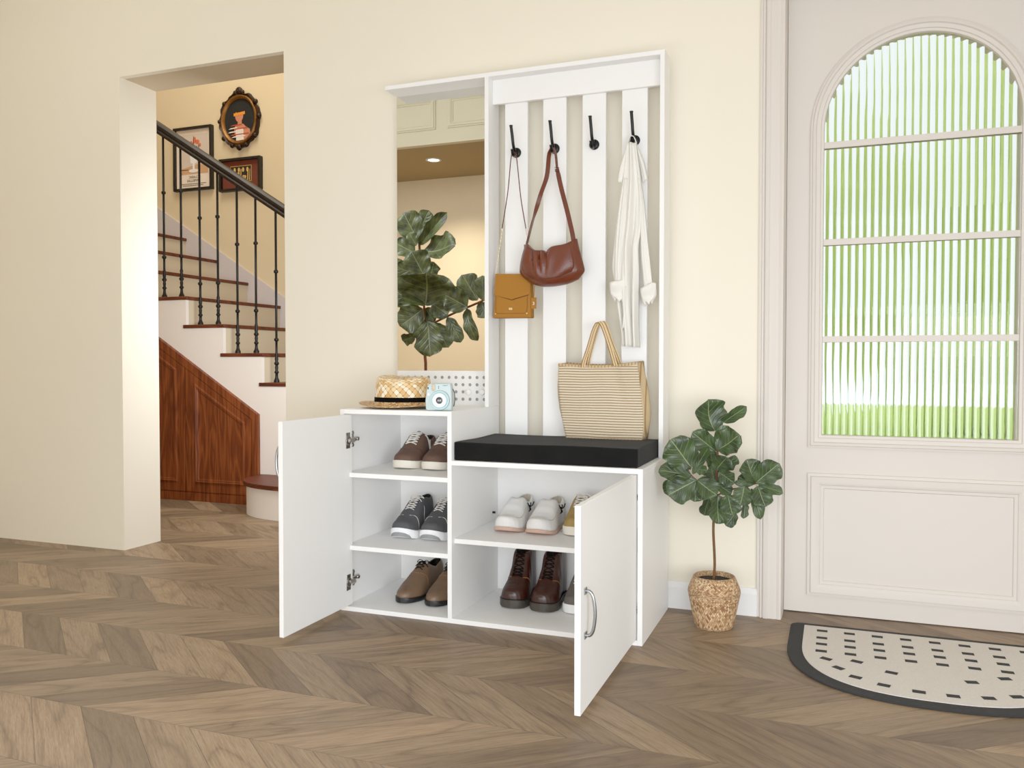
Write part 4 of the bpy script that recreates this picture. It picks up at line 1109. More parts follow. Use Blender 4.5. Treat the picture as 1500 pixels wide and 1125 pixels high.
b = MB(); e = [r[0] for r in Gf]+Gf[-1][1:]+[r[-1] for r in Gf[-2::-1]]
b.tube([p+Vector((0, -0.001, 0)) for p in e], 0.0013, 6); b.build('piping', 'bagbrown2', fp)
hk = HK[1]
L = catmull([P(771.5, 358, -0.10), P(780, 325, -0.10), P(792, 285, -0.092), P(801, 258, -0.085), hk+Vector((-0.0115, 0, -0.012)), hk+Vector((0, 0, 0.0105)), hk+Vector((0.0105, 0, -0.012)), P(816, 247, -0.085)], 44)
wd = []; ww = []
for i, p in enumerate(L):
    k = i/43; a = PI/2*(0.95 if k < 0.22 else (0.95-1.0*min((k-0.22)/0.2, 1)) if k < 0.5 else 0.75*min((k-0.5)/0.3, 1))
    wd.append((math.cos(a), math.sin(a), 0.0)); ww.append(0.015 if k < 0.75 else 0.011)
b = MB(); b.ribbon(L, wd, ww, 0.0022)
R = catmull([P(816, 247, -0.086), P(822, 275, -0.088), P(831, 310, -0.095), P(838, 340, -0.10), P(840, 352, -0.102)], 24)
b.ribbon(R, (0.85, 0.5, 0.1), [0.013]*2+[0.0155]*22, 0.0022)
b.build('strap', 'bagbrown', bag, angle=40)
c = P(816, 248, -0.088); b = MB(); b.tube([c+Vector((-0.007, -0.002, 0.007)), c+Vector((0.007, -0.002, 0.005)), c+Vector((0.008, -0.002, -0.008)), c+Vector((-0.006, -0.002, -0.007))], 0.0014, 6, closed=True); b.build('buckle', 'black', bag)
for u, v in ((771, 362), (840.5, 356)):
    c = P(u, v, -0.104); b = MB(); b.tube([c+Vector((-0.006, 0, 0.008)), c+Vector((0.006, 0, 0.008)), c+Vector((0.006, 0, -0.012)), c+Vector((-0.006, 0, -0.012))], 0.0028, 6, closed=True); b.build('strap_loop', 'bagbrown2', bag)

# --- white shirt on the fourth hook
YS = -0.078
hk = HK[3]
sh = thing('shirt', 'white linen shirt with rolled cuffs, hung from the fourth hook by its collar', 'shirt', tuple(hk))
def fold(amp, k, ph, sk=0.0, conv=0.02):
    def f(u, v):
        a = amp*(0.35+0.65*min(1, v*1.6))
        return conv*math.sqrt(max(0, 1-(2*u-1)**2)) + a*math.sin(2*PI*(k*u+ph+sk*v)) + 0.4*a*math.sin(2*PI*(k*1.9*u+ph*2.3-sk*v*1.3))
    return f
b = MB()
b.grid(strip_sheet([(919.5, 211), (917.5, 235), (914, 268), (909, 302), (905, 340), (903, 385), (904, 425), (907, 455), (911, 485), (912.5, 507)],
                   [(932.5, 211), (936.5, 240), (940, 268), (942, 300), (941, 335), (936.5, 362), (937, 400), (936, 440), (935.5, 475), (936.5, 509)], 44, 70, YS, fold(0.015, 2.2, 0.1, 0.3)), 0, True)
# lower front corner folded back
b.grid(strip_sheet([(916, 420), (915, 450), (912.8, 480), (911.5, 481)], [(920, 420), (919, 450), (917, 475), (916.5, 481)], 8, 16, YS-0.016, fold(0.002, 1, 0)), 0, True)
b.build('shirt_body', 'linen', sh, solid=0.0014, angle=80)
def cuff(lef, rig, par):
    b = MB(); L, R = catmull(px(lef, YS-0.018), 14), catmull(px(rig, YS-0.018), 14)
    rows = []
    for j in range(14):
        v = j/13; r = []
        for i in range(40):
            a = 2*PI*i/40; c = (L[j]+R[j])/2; hw = (R[j]-L[j])*0.5
            k = 1+0.05*math.sin(3*a+3*v)+0.035*math.sin(7*a-4*v)
            ca = math.copysign(abs(math.cos(a))**0.8, math.cos(a))
            r.append(c+hw*ca*k+Vector((0, -0.0155*math.sin(a)*k*(1+0.35*math.sin(2*PI*v)), 0.0035*math.sin(3*a+1)*(v-0.3))))
        rows.append(r)
    b.grid(rows, 0, True, True)
    c = (L[-1]+R[-1])/2; inner = []
    for j in range(6):
        v = j/5
        inner.append([c+(p-c)*(1-0.55*v)+Vector((0, 0, -0.007*math.sin(PI*v*0.75)*(1+0.7*math.sin(i*0.9)))) for i, p in enumerate(rows[-1])])
    b.grid(inner, 0, True, True)
    c = (L[0]+R[0])/2
    b.grid([[c+(p-c)*q+Vector((0, 0, -0.004*(1-q))) for p in rows[0]] for q in (0.72, 0.9, 1.0)], 0, True, True)
    return b.build('cuff', 'linen', par, solid=0.0016, angle=80)
b = MB(); b.grid(strip_sheet([(914, 262), (907, 300), (901.5, 340), (897, 388), (899, 405), (901, 418)], [(920.5, 262), (920, 300), (918.5, 340), (917, 380), (916, 405), (915.5, 418)], 22, 44, YS-0.008, fold(0.004, 1.6, 0.3, 0.2, 0.016)), 0, True)
sl = b.build('sleeve', 'linen', sh, solid=0.0014, angle=80)
cuff([(895.5, 412.5), (893.4, 415), (893, 424), (894, 430), (897, 435)], [(915.5, 411), (916.2, 415), (916, 425), (915.8, 433), (915.5, 438)], sl)
b = MB(); b.grid(strip_sheet([(935, 262), (938.5, 300), (938, 335), (938, 370), (940, 395), (943, 424)], [(939, 262), (944.5, 300), (947.8, 335), (951, 365), (954, 392), (957, 420)], 22, 44, YS-0.006, fold(0.0035, 1.4, 0.7, 0.15, 0.016)), 0, True)
sl = b.build('sleeve', 'linen', sh, solid=0.0014, angle=80)
cuff([(939.2, 422), (938.3, 426), (938.8, 433), (940.5, 439), (942, 444)], [(959.6, 413.5), (961, 417), (961.2, 427), (960.3, 434), (958, 438)], sl)
b = MB()
b.grid(strip_sheet([(918.5, 214), (912, 232), (907.5, 248), (904.6, 267)], [(921, 214), (919.5, 235), (915.5, 252), (911.5, 267.5)], 10, 20, YS-0.010, fold(0.0015, 1, 0.2, 0, 0.006)), 0, True)
b.grid(strip_sheet([(932, 214), (935, 232), (939, 250), (941.5, 268)], [(933.5, 214), (942, 234), (945.5, 246), (949.4, 262)], 10, 20, YS+0.006, fold(0.002, 1, 0.5, 0, 0.008)), 0, True)
b.ribbon(catmull([P(919.5, 216, YS-0.004), P(921.5, 206, -0.082), P(925, 199.8, -0.084), P(928.5, 200.5, -0.084), P(931.5, 207, -0.08), P(933, 217, YS-0.002)], 22), (0, 1, 0), 0.014, 0.0016)
b.build('collar', 'linen', sh, solid=0.0012, angle=80)

# --- striped tote bag on the cushion
ZT = 0.5668
tote = thing('tote_bag', 'large beige and brown striped woven tote bag standing on the black cushion', 'bag', (0.82, -0.075, ZT+0.0004))
YF, YR = -0.108, -0.0505
topf = [(817.8, 533), (845, 535), (876, 536), (905, 534.5), (934, 531)]
botf = [(829, 641.2), (855, 642.5), (885, 643.2), (915, 642.6), (940.2, 643)]
leff = [(817.8, 533), (817.5, 560), (820, 590), (823.5, 615), (829, 641.2)]; rigf = [(934, 531), (937, 560), (940.5, 590), (943, 618), (940.2, 643)]
def tdep(u, v): return 0.004*math.sin(6*u+3*v)*math.sin(PI*u)*math.sin(PI*v) - 0.012*math.exp(-((u-(0.70+0.10*v))/0.07)**2)*max(0, 0.85-v)*math.sin(PI*min(1, v+0.25)) + 0.012*math.sin(PI*u)*math.sin(PI*min(v*0.8, 1))
F = sheet(topf, botf, leff, rigf, 40, 36, YF, tdep)
zmin = min(p.z for p in F[-1])
for r in F:
    for p in r: p.z = max(p.z, ZT+0.001)
F[-1] = [Vector((p.x, p.y, ZT+0.001)) for p in F[-1]]
MB().grid(F, 0, True).build('front_panel', 'tote', tote, solid=0.0025, angle=60)
Bk = [[Vector((0.815+(p.x-0.815)*1.0+0.008, YR+0.002*math.sin(5*j), p.z+0.004*(1-j/35))) for p in r] for j, r in enumerate(F)]
for r in Bk:
    for p in r: p.z = max(p.z, ZT+0.001)
MB().grid(Bk, 0, True).build('back_panel', 'tote', tote, solid=0.0025, angle=60)
for k, sg in ((0, -1), (-1, 1)):
    rows = []
    for r, rb in zip(F, Bk):
        a, c = r[k], rb[k]; j = len(rows)/35
        rows.append([a.lerp(c, i/10)+Vector((sg*(0.012*math.sin(PI*j)+0.002)*math.sin(PI*i/10) - sg*0.004*math.sin(3*PI*i/10)*(1-j), 0, 0)) for i in range(11)])
    MB().grid(rows, 0, True).build('gusset', 'toteside', tote, solid=0.002, angle=60)
MB().grid([[a, c] for a, c in zip(F[-1], Bk[-1])], 0, True).build('base', 'jute', tote, solid=0.002)
for yy, pts in ((YF-0.014, [(853.8, 538), (855.5, 528), (862, 508), (869, 484), (874.5, 473), (878.5, 472), (883, 479), (892, 505), (901.3, 536)]), (YR-0.006, [(860, 545), (862, 528), (868, 503), (874, 482), (879, 472), (883, 471.5), (887, 477), (896, 503), (907.5, 533), (909, 550)])):
    pts = catmull(px(pts, yy), 40)
    pts = [p+Vector((0, 0.004*math.sin(PI*i/39), 0)) for i, p in enumerate(pts)]; b = MB()
    wdv = Vector((0.85, 0.45, 0.2)).normalized()
    for o_, wq, mm in ((-0.0052, 0.003, 1), (-0.0018, 0.0042, 0), (0.0018, 0.0034, 1), (0.0052, 0.0042, 0)):
        b.ribbon([p+wdv*o_ for p in pts], wdv, wq, 0.0036, mm)
    b.build('handle', ['jutel', 'juted'], tote, angle=50)
b = MB(); b.ribbon([p+Vector((0, -0.001, -0.002)) for p in F[0]], (0, 0, 1), 0.008, 0.004); b.ribbon([p+Vector((0, 0, -0.002)) for p in Bk[0]], (0, 0, 1), 0.008, 0.004); b.build('hem', 'jute', tote, angle=50)

# --- straw hat
HX, HY, HZ = 0.152, -0.245, HL
hat = thing('straw_hat', 'woven straw hat with black ribbon band lying on the cabinet top', 'hat', (HX, HY, HZ))
N = 64
def ring(rx, ry, z, fz=None): return [Vector((HX+rx*math.cos(2*PI*k/N), HY+ry*math.sin(2*PI*k/N), HZ+z+(fz(2*PI*k/N) if fz else 0))) for k in range(N)]
lobe = lambda a: 0.0045*math.cos(2*a)
b = MB()
prof = [(0.1, 0.02), (0.098, 0.045), (0.0965, 0.07), (0.0945, 0.086), (0.0925, 0.096), (0.086, 0.1015), (0.074, 0.104), (0.05, 0.102), (0.025, 0.096), (0.0005, 0.093)]
b.grid([ring(r, r*0.82, z, (lambda q: (lambda a: q*(0.004*math.cos(a-2.2)+0.003*math.cos(2*a)) ))(min(1, z/0.1))) for r, z in prof], 0, True, True)
b.build('crown', 'straw', hat, angle=60)
b = MB()
brim = [(0.099, 0.020), (0.101, 0.013), (0.108, 0.0095), (0.125, 0.009), (0.142, 0.0105), (0.152, 0.0125), (0.154, 0.0135)]
b.grid([ring(r, r*0.86, z, (lambda q: (lambda a: q*(0.0055*math.cos(2*a)-0.0055*0.3)))(max(0, (r-0.105)/0.05))) for r, z in brim], 0, True, True)
b.build('brim', 'brim', hat, solid=0.0025, angle=60)
b = MB(); b.grid([ring(r, r*0.83, z) for r, z in ((0.1015, 0.0125), (0.1022, 0.016), (0.1008, 0.036), (0.0995, 0.0365))], 0, True, True); b.build('hat_band', 'band', hat, angle=50, solid=0.0012)
for o in hat.children: o.location.z += 0.0008

# --- instant camera
cam = thing('instant_camera', 'pale aqua instant camera with round white lens ring beside the straw hat', 'camera', (0.336, -0.345, HL+0.0004), rz=math.radians(17))
w2, h2, dp = 0.0415, 0.0865, 0.046
out = [(-0.036, 0), (0.036, 0), (0.0405, 0.006), (0.0425, 0.03), (0.0415, 0.062), (0.039, 0.081), (0.035, 0.0862), (0.0, 0.0865), (-0.024, 0.0862), (-0.033, 0.082), (-0.038, 0.072), (-0.0405, 0.05), (-0.043, 0.03), (-0.0415, 0.006)]
oc = [(p.x, p.z) for p in catmull([Vector((x, 0, z)) for x, z in out+[out[0]]], 56)][:-1]
b = MB()
rows = [[Vector((x*k, y, 0.043+(z-0.043)*k)) for x, z in oc] for y, k in ((-dp/2, 0.93), (-dp/2+0.003, 0.985), (-dp/2+0.008, 1), (dp/2-0.008, 1), (dp/2-0.002, 0.98), (dp/2, 0.93))]
for r in rows:
    for p in r: p.z = max(p.z, 0)
b.grid(rows, 0, True, True); b.add(rows[0], [tuple(range(len(oc)))]); b.add(rows[-1], [tuple(range(len(oc)))])
b.build('camera_body', 'aqua', cam, local=True, angle=50)
FY = -dp/2; LX, LZ = 0.004, 0.033
def cdisc(name, prof, mat, x=LX, z=LZ, par=cam, n=40):
    b = MB(); rows = [[Vector((x+r*math.cos(2*PI*k/n), FY-d, z+r*math.sin(2*PI*k/n))) for k in range(n)] for r, d in prof]
    b.grid(rows, 0, True, True); b.add(rows[-1], [tuple(range(n))])
    return b.build(name, mat, par, local=True, angle=40)
lens = cdisc('lens_barrel', [(0.0305, -0.002), (0.0305, 0.006), (0.0295, 0.008), (0.027, 0.008)], 'aqua')
cdisc('lens_ring', [(0.0308, 0.0005), (0.0312, 0.0015), (0.0308, 0.0025)], 'darkgrey', par=lens)
cdisc('lens_ring', [(0.026, 0.008), (0.0255, 0.012), (0.0235, 0.0125)], 'aqua2', par=lens)
cdisc('lens_ring', [(0.0225, 0.0125), (0.022, 0.0145), (0.02, 0.015), (0.012, 0.0135)], 'whiteplastic', par=lens)
cdisc('lens_glass', [(0.0108, 0.0136), (0.0105, 0.0145), (0.006, 0.0152)], 'lensblack', par=lens)
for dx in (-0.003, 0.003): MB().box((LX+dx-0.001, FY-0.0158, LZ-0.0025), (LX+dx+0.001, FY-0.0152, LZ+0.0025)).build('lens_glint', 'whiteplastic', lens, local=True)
b = MB(); rows = [[Vector((-0.0165+0.0062*k*math.cos(2*PI*i/24), FY-d, 0.0735+0.0115*k*math.copysign(abs(math.sin(2*PI*i/24))**0.8, math.sin(2*PI*i/24)))) for i in range(24)] for k, d in ((1.05, 0), (1, 0.003), (0.9, 0.004), (0.1, 0.0045))]
b.grid(rows, 0, True, True); b.build('flash', 'flash', cam, local=True, angle=50)
MB().box((-0.0355, FY-0.001, 0.067), (-0.0315, FY+0.004, 0.0745)).build('viewfinder', 'lensblack', cam, local=True, bevel=0.0008)
cdisc('shutter_button', [(0.0043, 0), (0.004, 0.0025), (0.003, 0.003)], 'whiteplastic', -0.0325, 0.051, n=20)
for z in (0.0765, 0.0715): cdisc('sensor', [(0.0017, 0), (0.0015, 0.0008), (0.0008, 0.001)], 'lensblack', 0.0, z, n=12)
text_mesh('brand_lettering', 'FUJIFILM', 0.0042, 'darkgrey', cam, (0.021, FY-0.0004, 0.0795), ROTF, local=True)
b = MB(); b.tube(catmull([(0.041, 0.004, 0.068), (0.047, 0.0, 0.055), (0.0475, 0.004, 0.03), (0.044, 0.006, 0.012)], 16), 0.0016, 8); b.build('wrist_strap', 'darkgrey', cam, local=True)

# ================================================================== PLANTS
LF = [(0, 0.06), (0.04, 0.34), (0.12, 0.62), (0.25, 0.80), (0.4, 0.88), (0.55, 0.97), (0.7, 1.0), (0.82, 0.90), (0.91, 0.66), (0.97, 0.36), (1.0, 0.05)]
def leaf(b, base, tip, width, nrm, rng, cup=0.14, arch=0.10, wave=0.085, fold_=0.0):
    a = tip-base; L = a.length; ax = a.normalized()
    n = (nrm-ax*nrm.dot(ax)).normalized(); s = ax.cross(n)
    nv, nu = 15, 11; rows = []; ph = rng.uniform(0, 6)
    for i in range(nv):
        t = i/(nv-1); w = width/2*lerpt(LF, t); r = []
        for j in range(nu):
            x = 2*j/(nu-1)-1
            e = 1+0.05*math.sin(17*t+ph+(2 if x > 0 else 0))*abs(x)
            z = -cup*width*(1-abs(x)**1.6)*math.sin(PI*min(1, t+0.1)) + arch*L*math.sin(PI*t*0.9) + wave*width*math.sin(15*t+ph*1.3+(1.9 if x > 0 else 0))*abs(x)**2
            r.append(base + a*t + s*(w*x*e*math.cos(fold_*abs(x))) + n*(z + w*abs(x)*math.sin(fold_)))
        rows.append(r)
    b.grid(rows, 0, True)
CAMV = -CF
def foliage(b, stems, items, conv, scl, seed, sw=1.0):
    rng = random.Random(seed)
    for it in items:
        (bx, by), (tx_, ty_), wpx, yb, yt = it[:5]
        kw = it[5] if len(it) > 5 else {}
        B, Tp = conv(bx, by, yb), conv(tx_, ty_, yt)
        nr = kw.pop('n', None)
        nrm = (CAMV*1.0 + Vector((rng.uniform(-.5, .5), 0, rng.uniform(-.25, .65)))) if nr is None else Vector(nr)
        leaf(b, B, Tp, wpx*scl*sw, nrm, rng, **kw)
# small potted fig by the hall tree
PX, PY_ = 1.168, -0.128
fig = thing('potted_fig', 'small fiddle leaf fig in a woven basket pot between hall tree and door', 'plant', (PX, PY_, 0))
pr_ = [(0.0002, 0.004), (0.05, 0.003), (0.0565, 0.0), (0.059, 0.006), (0.0665, 0.04), (0.0735, 0.075), (0.0785, 0.1), (0.0800, 0.108), (0.0785, 0.117), (0.072, 0.135), (0.0635, 0.1545), (0.0605, 0.157), (0.0575, 0.154), (0.0565, 0.142)]
MB().lathe(pr_, (PX, PY_, 0), 56).build('basket_pot', 'basket', fig, angle=60)
MB().lathe([(0.0575, 0.1415), (0.03, 0.1435), (0.0005, 0.1445)], (PX, PY_, 0), 32).build('soil', 'soil', fig)
cv = lambda x, y, yy: P(960+x/5.625, 575+y/5.625, yy)
b = MB()
b.tube(catmull([Vector((PX-0.002, PY_, 0.14)), cv(489, 1400, PY_), cv(478, 1150, PY_), cv(484, 1000, PY_), cv(500, 800, PY_), cv(505, 640, PY_), cv(512, 480, PY_), cv(505, 330, PY_)], 40), [0.0042]*20+[0.0036]*20, 10)
b.build('trunk', 'bark', fig, angle=60)
b = MB()
b.tube(catmull([cv(495, 830, PY_), cv(420, 780, -0.16), cv(330, 715, -0.2), cv(285, 670, -0.215)], 16), 0.0025, 8)
b.tube(catmull([cv(500, 850, PY_), cv(620, 800, -0.14), cv(740, 780, -0.15), cv(835, 745, -0.155)], 16), 0.0024, 8)
b.build('branches', 'twig', fig, angle=60)
Y0 = PY_; YL = -0.215; YR_ = -0.155
items = [((497, 318), (432, 58), 235, Y0, Y0-0.02, dict(cup=0.22, arch=0.02)), ((560, 245), (752, 112), 95, Y0+0.01, Y0, dict(fold_=0.4)), ((500, 485), (305, 325), 150, Y0, Y0-0.03), ((508, 470), (700, 350), 190, Y0-0.01, Y0-0.04, dict(cup=0.2)), ((500, 470), (600, 270), 130, Y0, Y0-0.01),
 ((300, 622), (125, 385), 235, YL, YL-0.03), ((300, 675), (25, 648), 160, YL-0.012, YL-0.04, dict(n=(0.1, -0.75, 0.7))), ((338, 722), (105, 845), 200, YL-0.018, YL-0.05), ((260, 700), (70, 820), 150, YL+0.02, YL+0.01), ((308, 672), (440, 448), 75, YL+0.01, YL, dict(arch=-0.25, fold_=0.5)),
 ((500, 640), (590, 530), 150, Y0-0.02, Y0-0.06, dict(cup=0.25)), ((560, 655), (655, 515), 105, Y0, Y0-0.02), ((480, 640), (450, 475), 100, Y0+0.02, Y0+0.01), ((490, 730), (455, 600), 110, Y0+0.01, Y0), ((430, 640), (335, 632), 75, Y0-0.03, Y0-0.05), ((520, 655), (655, 745), 115, Y0-0.03, Y0-0.05),
 ((345, 718), (505, 850), 150, YL-0.01, YL-0.02, dict(cup=0.2)), ((365, 765), (440, 875), 110, YL+0.03, YL+0.03), ((350, 752), (318, 900), 115, YL+0.02, YL+0.01), ((500, 740), (625, 838), 95, Y0-0.02, Y0-0.03), ((525, 845), (510, 1082), 185, Y0-0.05, Y0-0.07), ((445, 875), (395, 1008), 115, Y0-0.01, Y0-0.01), ((598, 842), (635, 1015), 145, Y0-0.05, Y0-0.07), ((665, 990), (580, 1098), 95, Y0-0.02, Y0-0.02),
 ((735, 768), (700, 932), 135, YR_-0.02, YR_-0.04), ((742, 890), (722, 1040), 62, YR_+0.01, YR_), ((830, 745), (745, 552), 158, YR_, YR_-0.01), ((828, 745), (1020, 580), 165, YR_-0.01, YR_-0.02), ((850, 765), (1052, 830), 80, YR_-0.01, YR_-0.03), ((845, 768), (905, 945), 140, YR_-0.02, YR_-0.04), ((790, 790), (862, 1045), 85, YR_+0.01, YR_, dict(arch=0.2)), ((820, 750), (650, 742), 48, YR_, YR_-0.01), ((790, 755), (685, 690), 95, YR_+0.02, YR_+0.02), ((480, 700), (420, 640), 90, Y0+0.02, Y0+0.03), ((560, 740), (500, 700), 90, Y0, Y0)]
b = MB(); foliage(b, None, items, cv, 1/5.625*2.75/1238, 5, 1.12)
b.build('foliage', 'leaf', fig, angle=70, doubles=False, keepnormals=True)

# tall fig across the room, seen in the mirror
MY = -0.0108
VY = 1.58
def cv2(x, y, vy):
    p = P(575+x/4.324, 290+y/4.324, vy)
    return Vector((p.x, 2*MY-p.y, p.z))
fb = cv2(208, 1090, VY)
big = thing('room_fig', 'tall fiddle leaf fig across the hall, seen only as a reflection in the mirror', 'plant', (fb.x, fb.y, 0))
MB().lathe([(0.0005, 0.004), (0.13, 0.0), (0.145, 0.01), (0.17, 0.2), (0.175, 0.3), (0.165, 0.305), (0.155, 0.29), (0.15, 0.26)], (fb.x, fb.y, 0), 40).build('basket_pot', 'basket', big, angle=60)
MB().lathe([(0.153, 0.27), (0.08, 0.275), (0.0005, 0.28)], (fb.x, fb.y, 0), 24).build('soil', 'soil', big)
b = MB(); b.tube(catmull([Vector((fb.x, fb.y, 0.26)), cv2(210, 1090, VY), cv2(206, 1000, VY), cv2(203, 850, VY), cv2(200, 690, VY), cv2(185, 500, VY), cv2(172, 330, VY), cv2(168, 250, VY)], 40), [0.009]*20+[0.007]*20, 10); b.build('trunk', 'twig', big, angle=60)
b = MB(); b.tube(catmull([cv2(204, 830, VY), cv2(265, 790, VY-0.02), cv2(400, 725, VY-0.04), cv2(560, 655, VY-0.05), cv2(640, 610, VY-0.05)], 20), 0.0065, 8); b.tube(catmull([cv2(203, 780, VY), cv2(175, 700, VY-0.02), cv2(90, 640, VY-0.03), cv2(-60, 560, VY)], 16), 0.006, 8); b.build('branches', 'twig', big, angle=60)
it2 = [((155, 262), (70, 95), 165, VY-.03, VY-.05), ((168, 210), (232, 80), 105, VY+.05, VY+.06), ((175, 298), (350, 92), 95, VY-.02, VY-.03, dict(fold_=0.5)), ((150, 302), (105, 218), 70, VY-.04, VY-.05), ((140, 345), (15, 285), 125, VY-.03, VY-.05), ((195, 335), (400, 300), 170, VY-.02, VY-.08, dict(cup=0.25)),
 ((200, 490), (120, 340), 165, VY-.06, VY-.1), ((235, 495), (265, 405), 105, VY+.03, VY+.02), ((145, 490), (25, 430), 105, VY-.02, VY-.04), ((30, 570), (20, 380), 120, VY+.03, VY+.03), ((205, 690), (215, 470), 340, VY-.1, VY-.16, dict(cup=0.28)), ((165, 690), (15, 585), 140, VY-.04, VY-.07), ((190, 700), (50, 815), 165, VY-.06, VY-.09), ((195, 775), (125, 880), 125, VY-.02, VY-.03), ((205, 700), (268, 785), 95, VY+.02, VY+.02),
 ((220, 778), (242, 1005), 165, VY-.1, VY-.13), ((265, 795), (350, 950), 135, VY-.03, VY-.03), ((250, 665), (355, 745), 120, VY-.02, VY-.05), ((475, 690), (335, 615), 150, VY-.08, VY-.12), ((540, 645), (440, 488), 135, VY-.03, VY-.03), ((575, 650), (570, 490), 90, VY-.06, VY-.07), ((350, 755), (435, 915), 85, VY-.05, VY-.06), ((470, 700), (545, 905), 80, VY-.04, VY-.05, dict(arch=0.22)), ((300, 590), (345, 630), 50, VY-.04, VY-.06), ((560, 660), (600, 760), 100, VY-.05, VY-.06),
 ((-40, 580), (-130, 480), 150, VY, VY-.03), ((-50, 570), (-90, 720), 140, VY-.02, VY-.04), ((620, 620), (700, 520), 140, VY-.05, VY-.06), ((630, 610), (720, 680), 130, VY-.05, VY-.05), ((140, 880), (60, 900), 80, VY-.01, VY-.01)]
def foliage2():
    rng = random.Random(11); b = MB()
    for it in it2:
        (bx, by), (tx_, ty_), wpx, yb, yt = it[:5]; kw = it[5] if len(it) > 5 else {}
        B, Tp = cv2(bx, by, yb), cv2(tx_, ty_, yt)
        nrm = Vector((0.35, 0.9, 0)) + Vector((rng.uniform(-.3, .3), 0, rng.uniform(-.5, .4)))
        leaf(b, B, Tp, wpx/4.324*4.75/1238*1.1, nrm, rng, **kw)
    return b.build('foliage', 'leaf2', big, angle=70, doubles=False, keepnormals=True)
foliage2()
# recessed downlight in the alcove ceiling
q = P(635, 234, 2.0); d = P(635, 234, 3.0)-q
tt = (2.4-q.z)/d.z; sp = q+d*tt; spx, spy = sp.x, 2*MY-sp.y
dl_ = thing('ceiling_light', 'round recessed downlight in the alcove ceiling, seen in the mirror', 'light', (spx, spy, 2.4))
MB().lathe([(0.062, 2.4), (0.062, 2.396), (0.046, 2.394), (0.042, 2.3985)], (spx, spy, 0), 32).build('rim', 'trim', dl_)
MB().lathe([(0.042, 2.3985), (0.0005, 2.3985)], (spx, spy, 0), 24).build('diffuser', 'lamp', dl_)

# ================================================================== DOORMAT
mx, my, ma, mb_, mn = 1.7475, -0.225, 0.357, 0.372, 2.5
def matout(d, yt):
    p = []
    for k in range(61):
        t = PI*k/60; c, s = math.cos(t), math.sin(t)
        p.append((mx-(ma-d)*math.copysign(abs(c)**(2/mn), c), my-(mb_-d)*abs(s)**(2/mn)))
    r = 0.03 if d == 0 else 0.004
    def corner(cx, cy, a0, a1): return [(cx+r*math.cos(a0+(a1-a0)*k/8), cy+r*math.sin(a0+(a1-a0)*k/8)) for k in range(9)]
    p += corner(mx+ma-d-r, yt-r, 0, PI/2) + corner(mx-ma+d+r, yt-r, PI/2, PI)
    return p
mat = thing('doormat', 'half round charcoal doormat with speckled ivory centre and black dashes, in front of the door', 'doormat', (mx, my, 0))
MB().prism([(x, y, 0.0006) for x, y in matout(0, -0.02)], (0, 0, 0.006)).build('border', 'mateb', mat, bevel=0.002, angle=40)
b = MB().prism([(x, y, 0.0062) for x, y in matout(0.04, -0.047)], (0, 0, 0.0022))
def dash(x, y, a, w_=0.030, h_=0.020):
    c, s = math.cos(a), math.sin(a)
    b.prism([(x+c*i*w_/2-s*j*h_/2, y+s*i*w_/2+c*j*h_/2, 0.0084) for i, j in ((-1,-1),(1,-1),(1,1),(-1,1))], (0, 0, 0.0006), 1)
for k in range(8):
    x = 1.482+0.0759*k
    for y in (-0.0915, -0.1605, -0.2185, -0.281): dash(x, y, 0)
for x, y, a in ((1.4955, -0.342, -0.45), (1.5265, -0.404, -0.65), (1.5672, -0.4585, -0.35), (1.573, -0.336, -0.35), (1.632, -0.492, -0.25), (1.655, -0.392, -0.25), (1.71, -0.508, -0.05)):
    dash(x, y, a)
    if x < 1.72: dash(2*mx-x, y, -a)
b.build('centre', ['matw', 'mateb'], mat, doubles=False, angle=40)

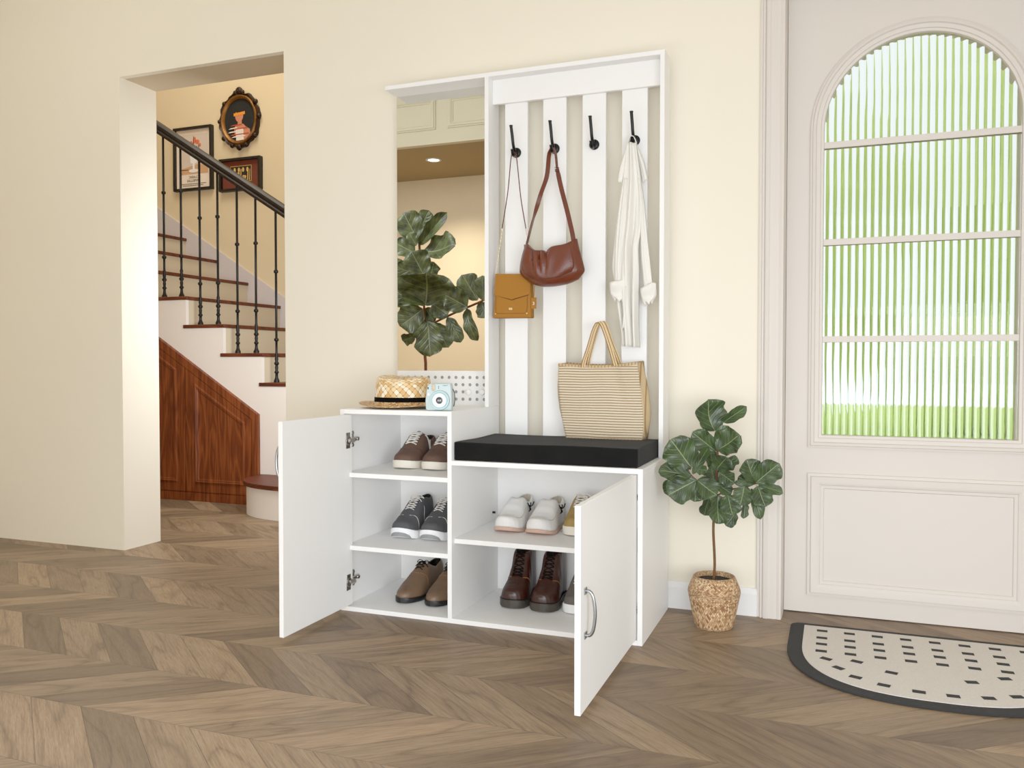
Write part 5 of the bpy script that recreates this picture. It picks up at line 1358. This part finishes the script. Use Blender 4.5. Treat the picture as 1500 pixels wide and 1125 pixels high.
# ================================================================== LIGHT
def area(name, loc, target, size, power, color=(1, 1, 1), sy=None):
    l = bpy.data.lights.new(name, 'AREA'); l.energy = power; l.color = color; l.size = size
    if sy: l.shape = 'RECTANGLE'; l.size_y = sy
    o = bpy.data.objects.new(name, l); COL.objects.link(o); o.location = loc
    o.rotation_euler = (Vector(target)-Vector(loc)).to_track_quat('-Z', 'Y').to_euler()
    return o
area('front_softbox', (1.0, -4.4, 1.0), (0.5, -0.2, 0.7), 2.6, 31, (0.92, 0.96, 1.0), 2.0)
area('low_softbox', (0.25, -2.6, 0.38), (0.35, -0.2, 0.4), 1.4, 10, (0.95, 0.98, 1.0), 0.6)
area('side_softbox', (2.0, -3.0, 0.6), (0.4, -0.2, 0.35), 1.7, 34, (0.95, 0.98, 1.0), 1.0)
rl = area('right_softbox', (3.1, -3.0, 0.75), (0.98, -0.5, 0.42), 1.1, 4.0, (0.9, 0.95, 1.0), 0.9); rl.data.spread = math.radians(70)
area('beam_fill', (-1.3, -0.55, 2.62), (-1.2, -2.9, 1.9), 1.0, 50, (0.86, 0.94, 1.0))  # added fill without a fixture, brightens the mirrored beam and alcove
area('stair_lamp', (-1.9, 1.0, 4.1), (-2.2, 1.7, 1.0), 1.2, 39, (1, 0.93, 0.79))
area('stair_fill', (-0.6, 0.55, 1.2), (-2.2, 1.3, 0.8), 0.7, 15, (0.95, 0.98, 1.0))
l = bpy.data.lights.new('downlight', 'SPOT'); l.energy = 135; l.color = (1, 0.9, 0.76); l.spot_size = math.radians(130); l.spot_blend = 0.9; l.shadow_soft_size = 0.04
o = bpy.data.objects.new('downlight', l); COL.objects.link(o); o.location = (spx, spy, 2.385)
wd_ = bpy.data.worlds.new('World'); sc.world = wd_; wd_.use_nodes = True
bg = wd_.node_tree.nodes['Background']; bg.inputs[0].default_value = (0.82, 0.9, 1.0, 1); bg.inputs[1].default_value = 1.05

# ================================================================== CAMERA
cd = bpy.data.cameras.new('Camera'); co = bpy.data.objects.new('Camera', cd); COL.objects.link(co)
cd.sensor_width = 36; cd.lens = 36*FPX/1500; cd.clip_start = 0.05
cd.shift_y = 0.0
co.location = CO
m3 = Matrix((CR, CU, -CF)).transposed(); co.rotation_euler = m3.to_euler()
sc.camera = co
sc.view_settings.view_transform = 'Standard'; sc.view_settings.look = 'None'; sc.view_settings.exposure = 0; sc.view_settings.gamma = GAM
sc.cycles.use_denoising = True
sc.cycles.max_bounces = 10; sc.cycles.transmission_bounces = 8; sc.cycles.glossy_bounces = 4
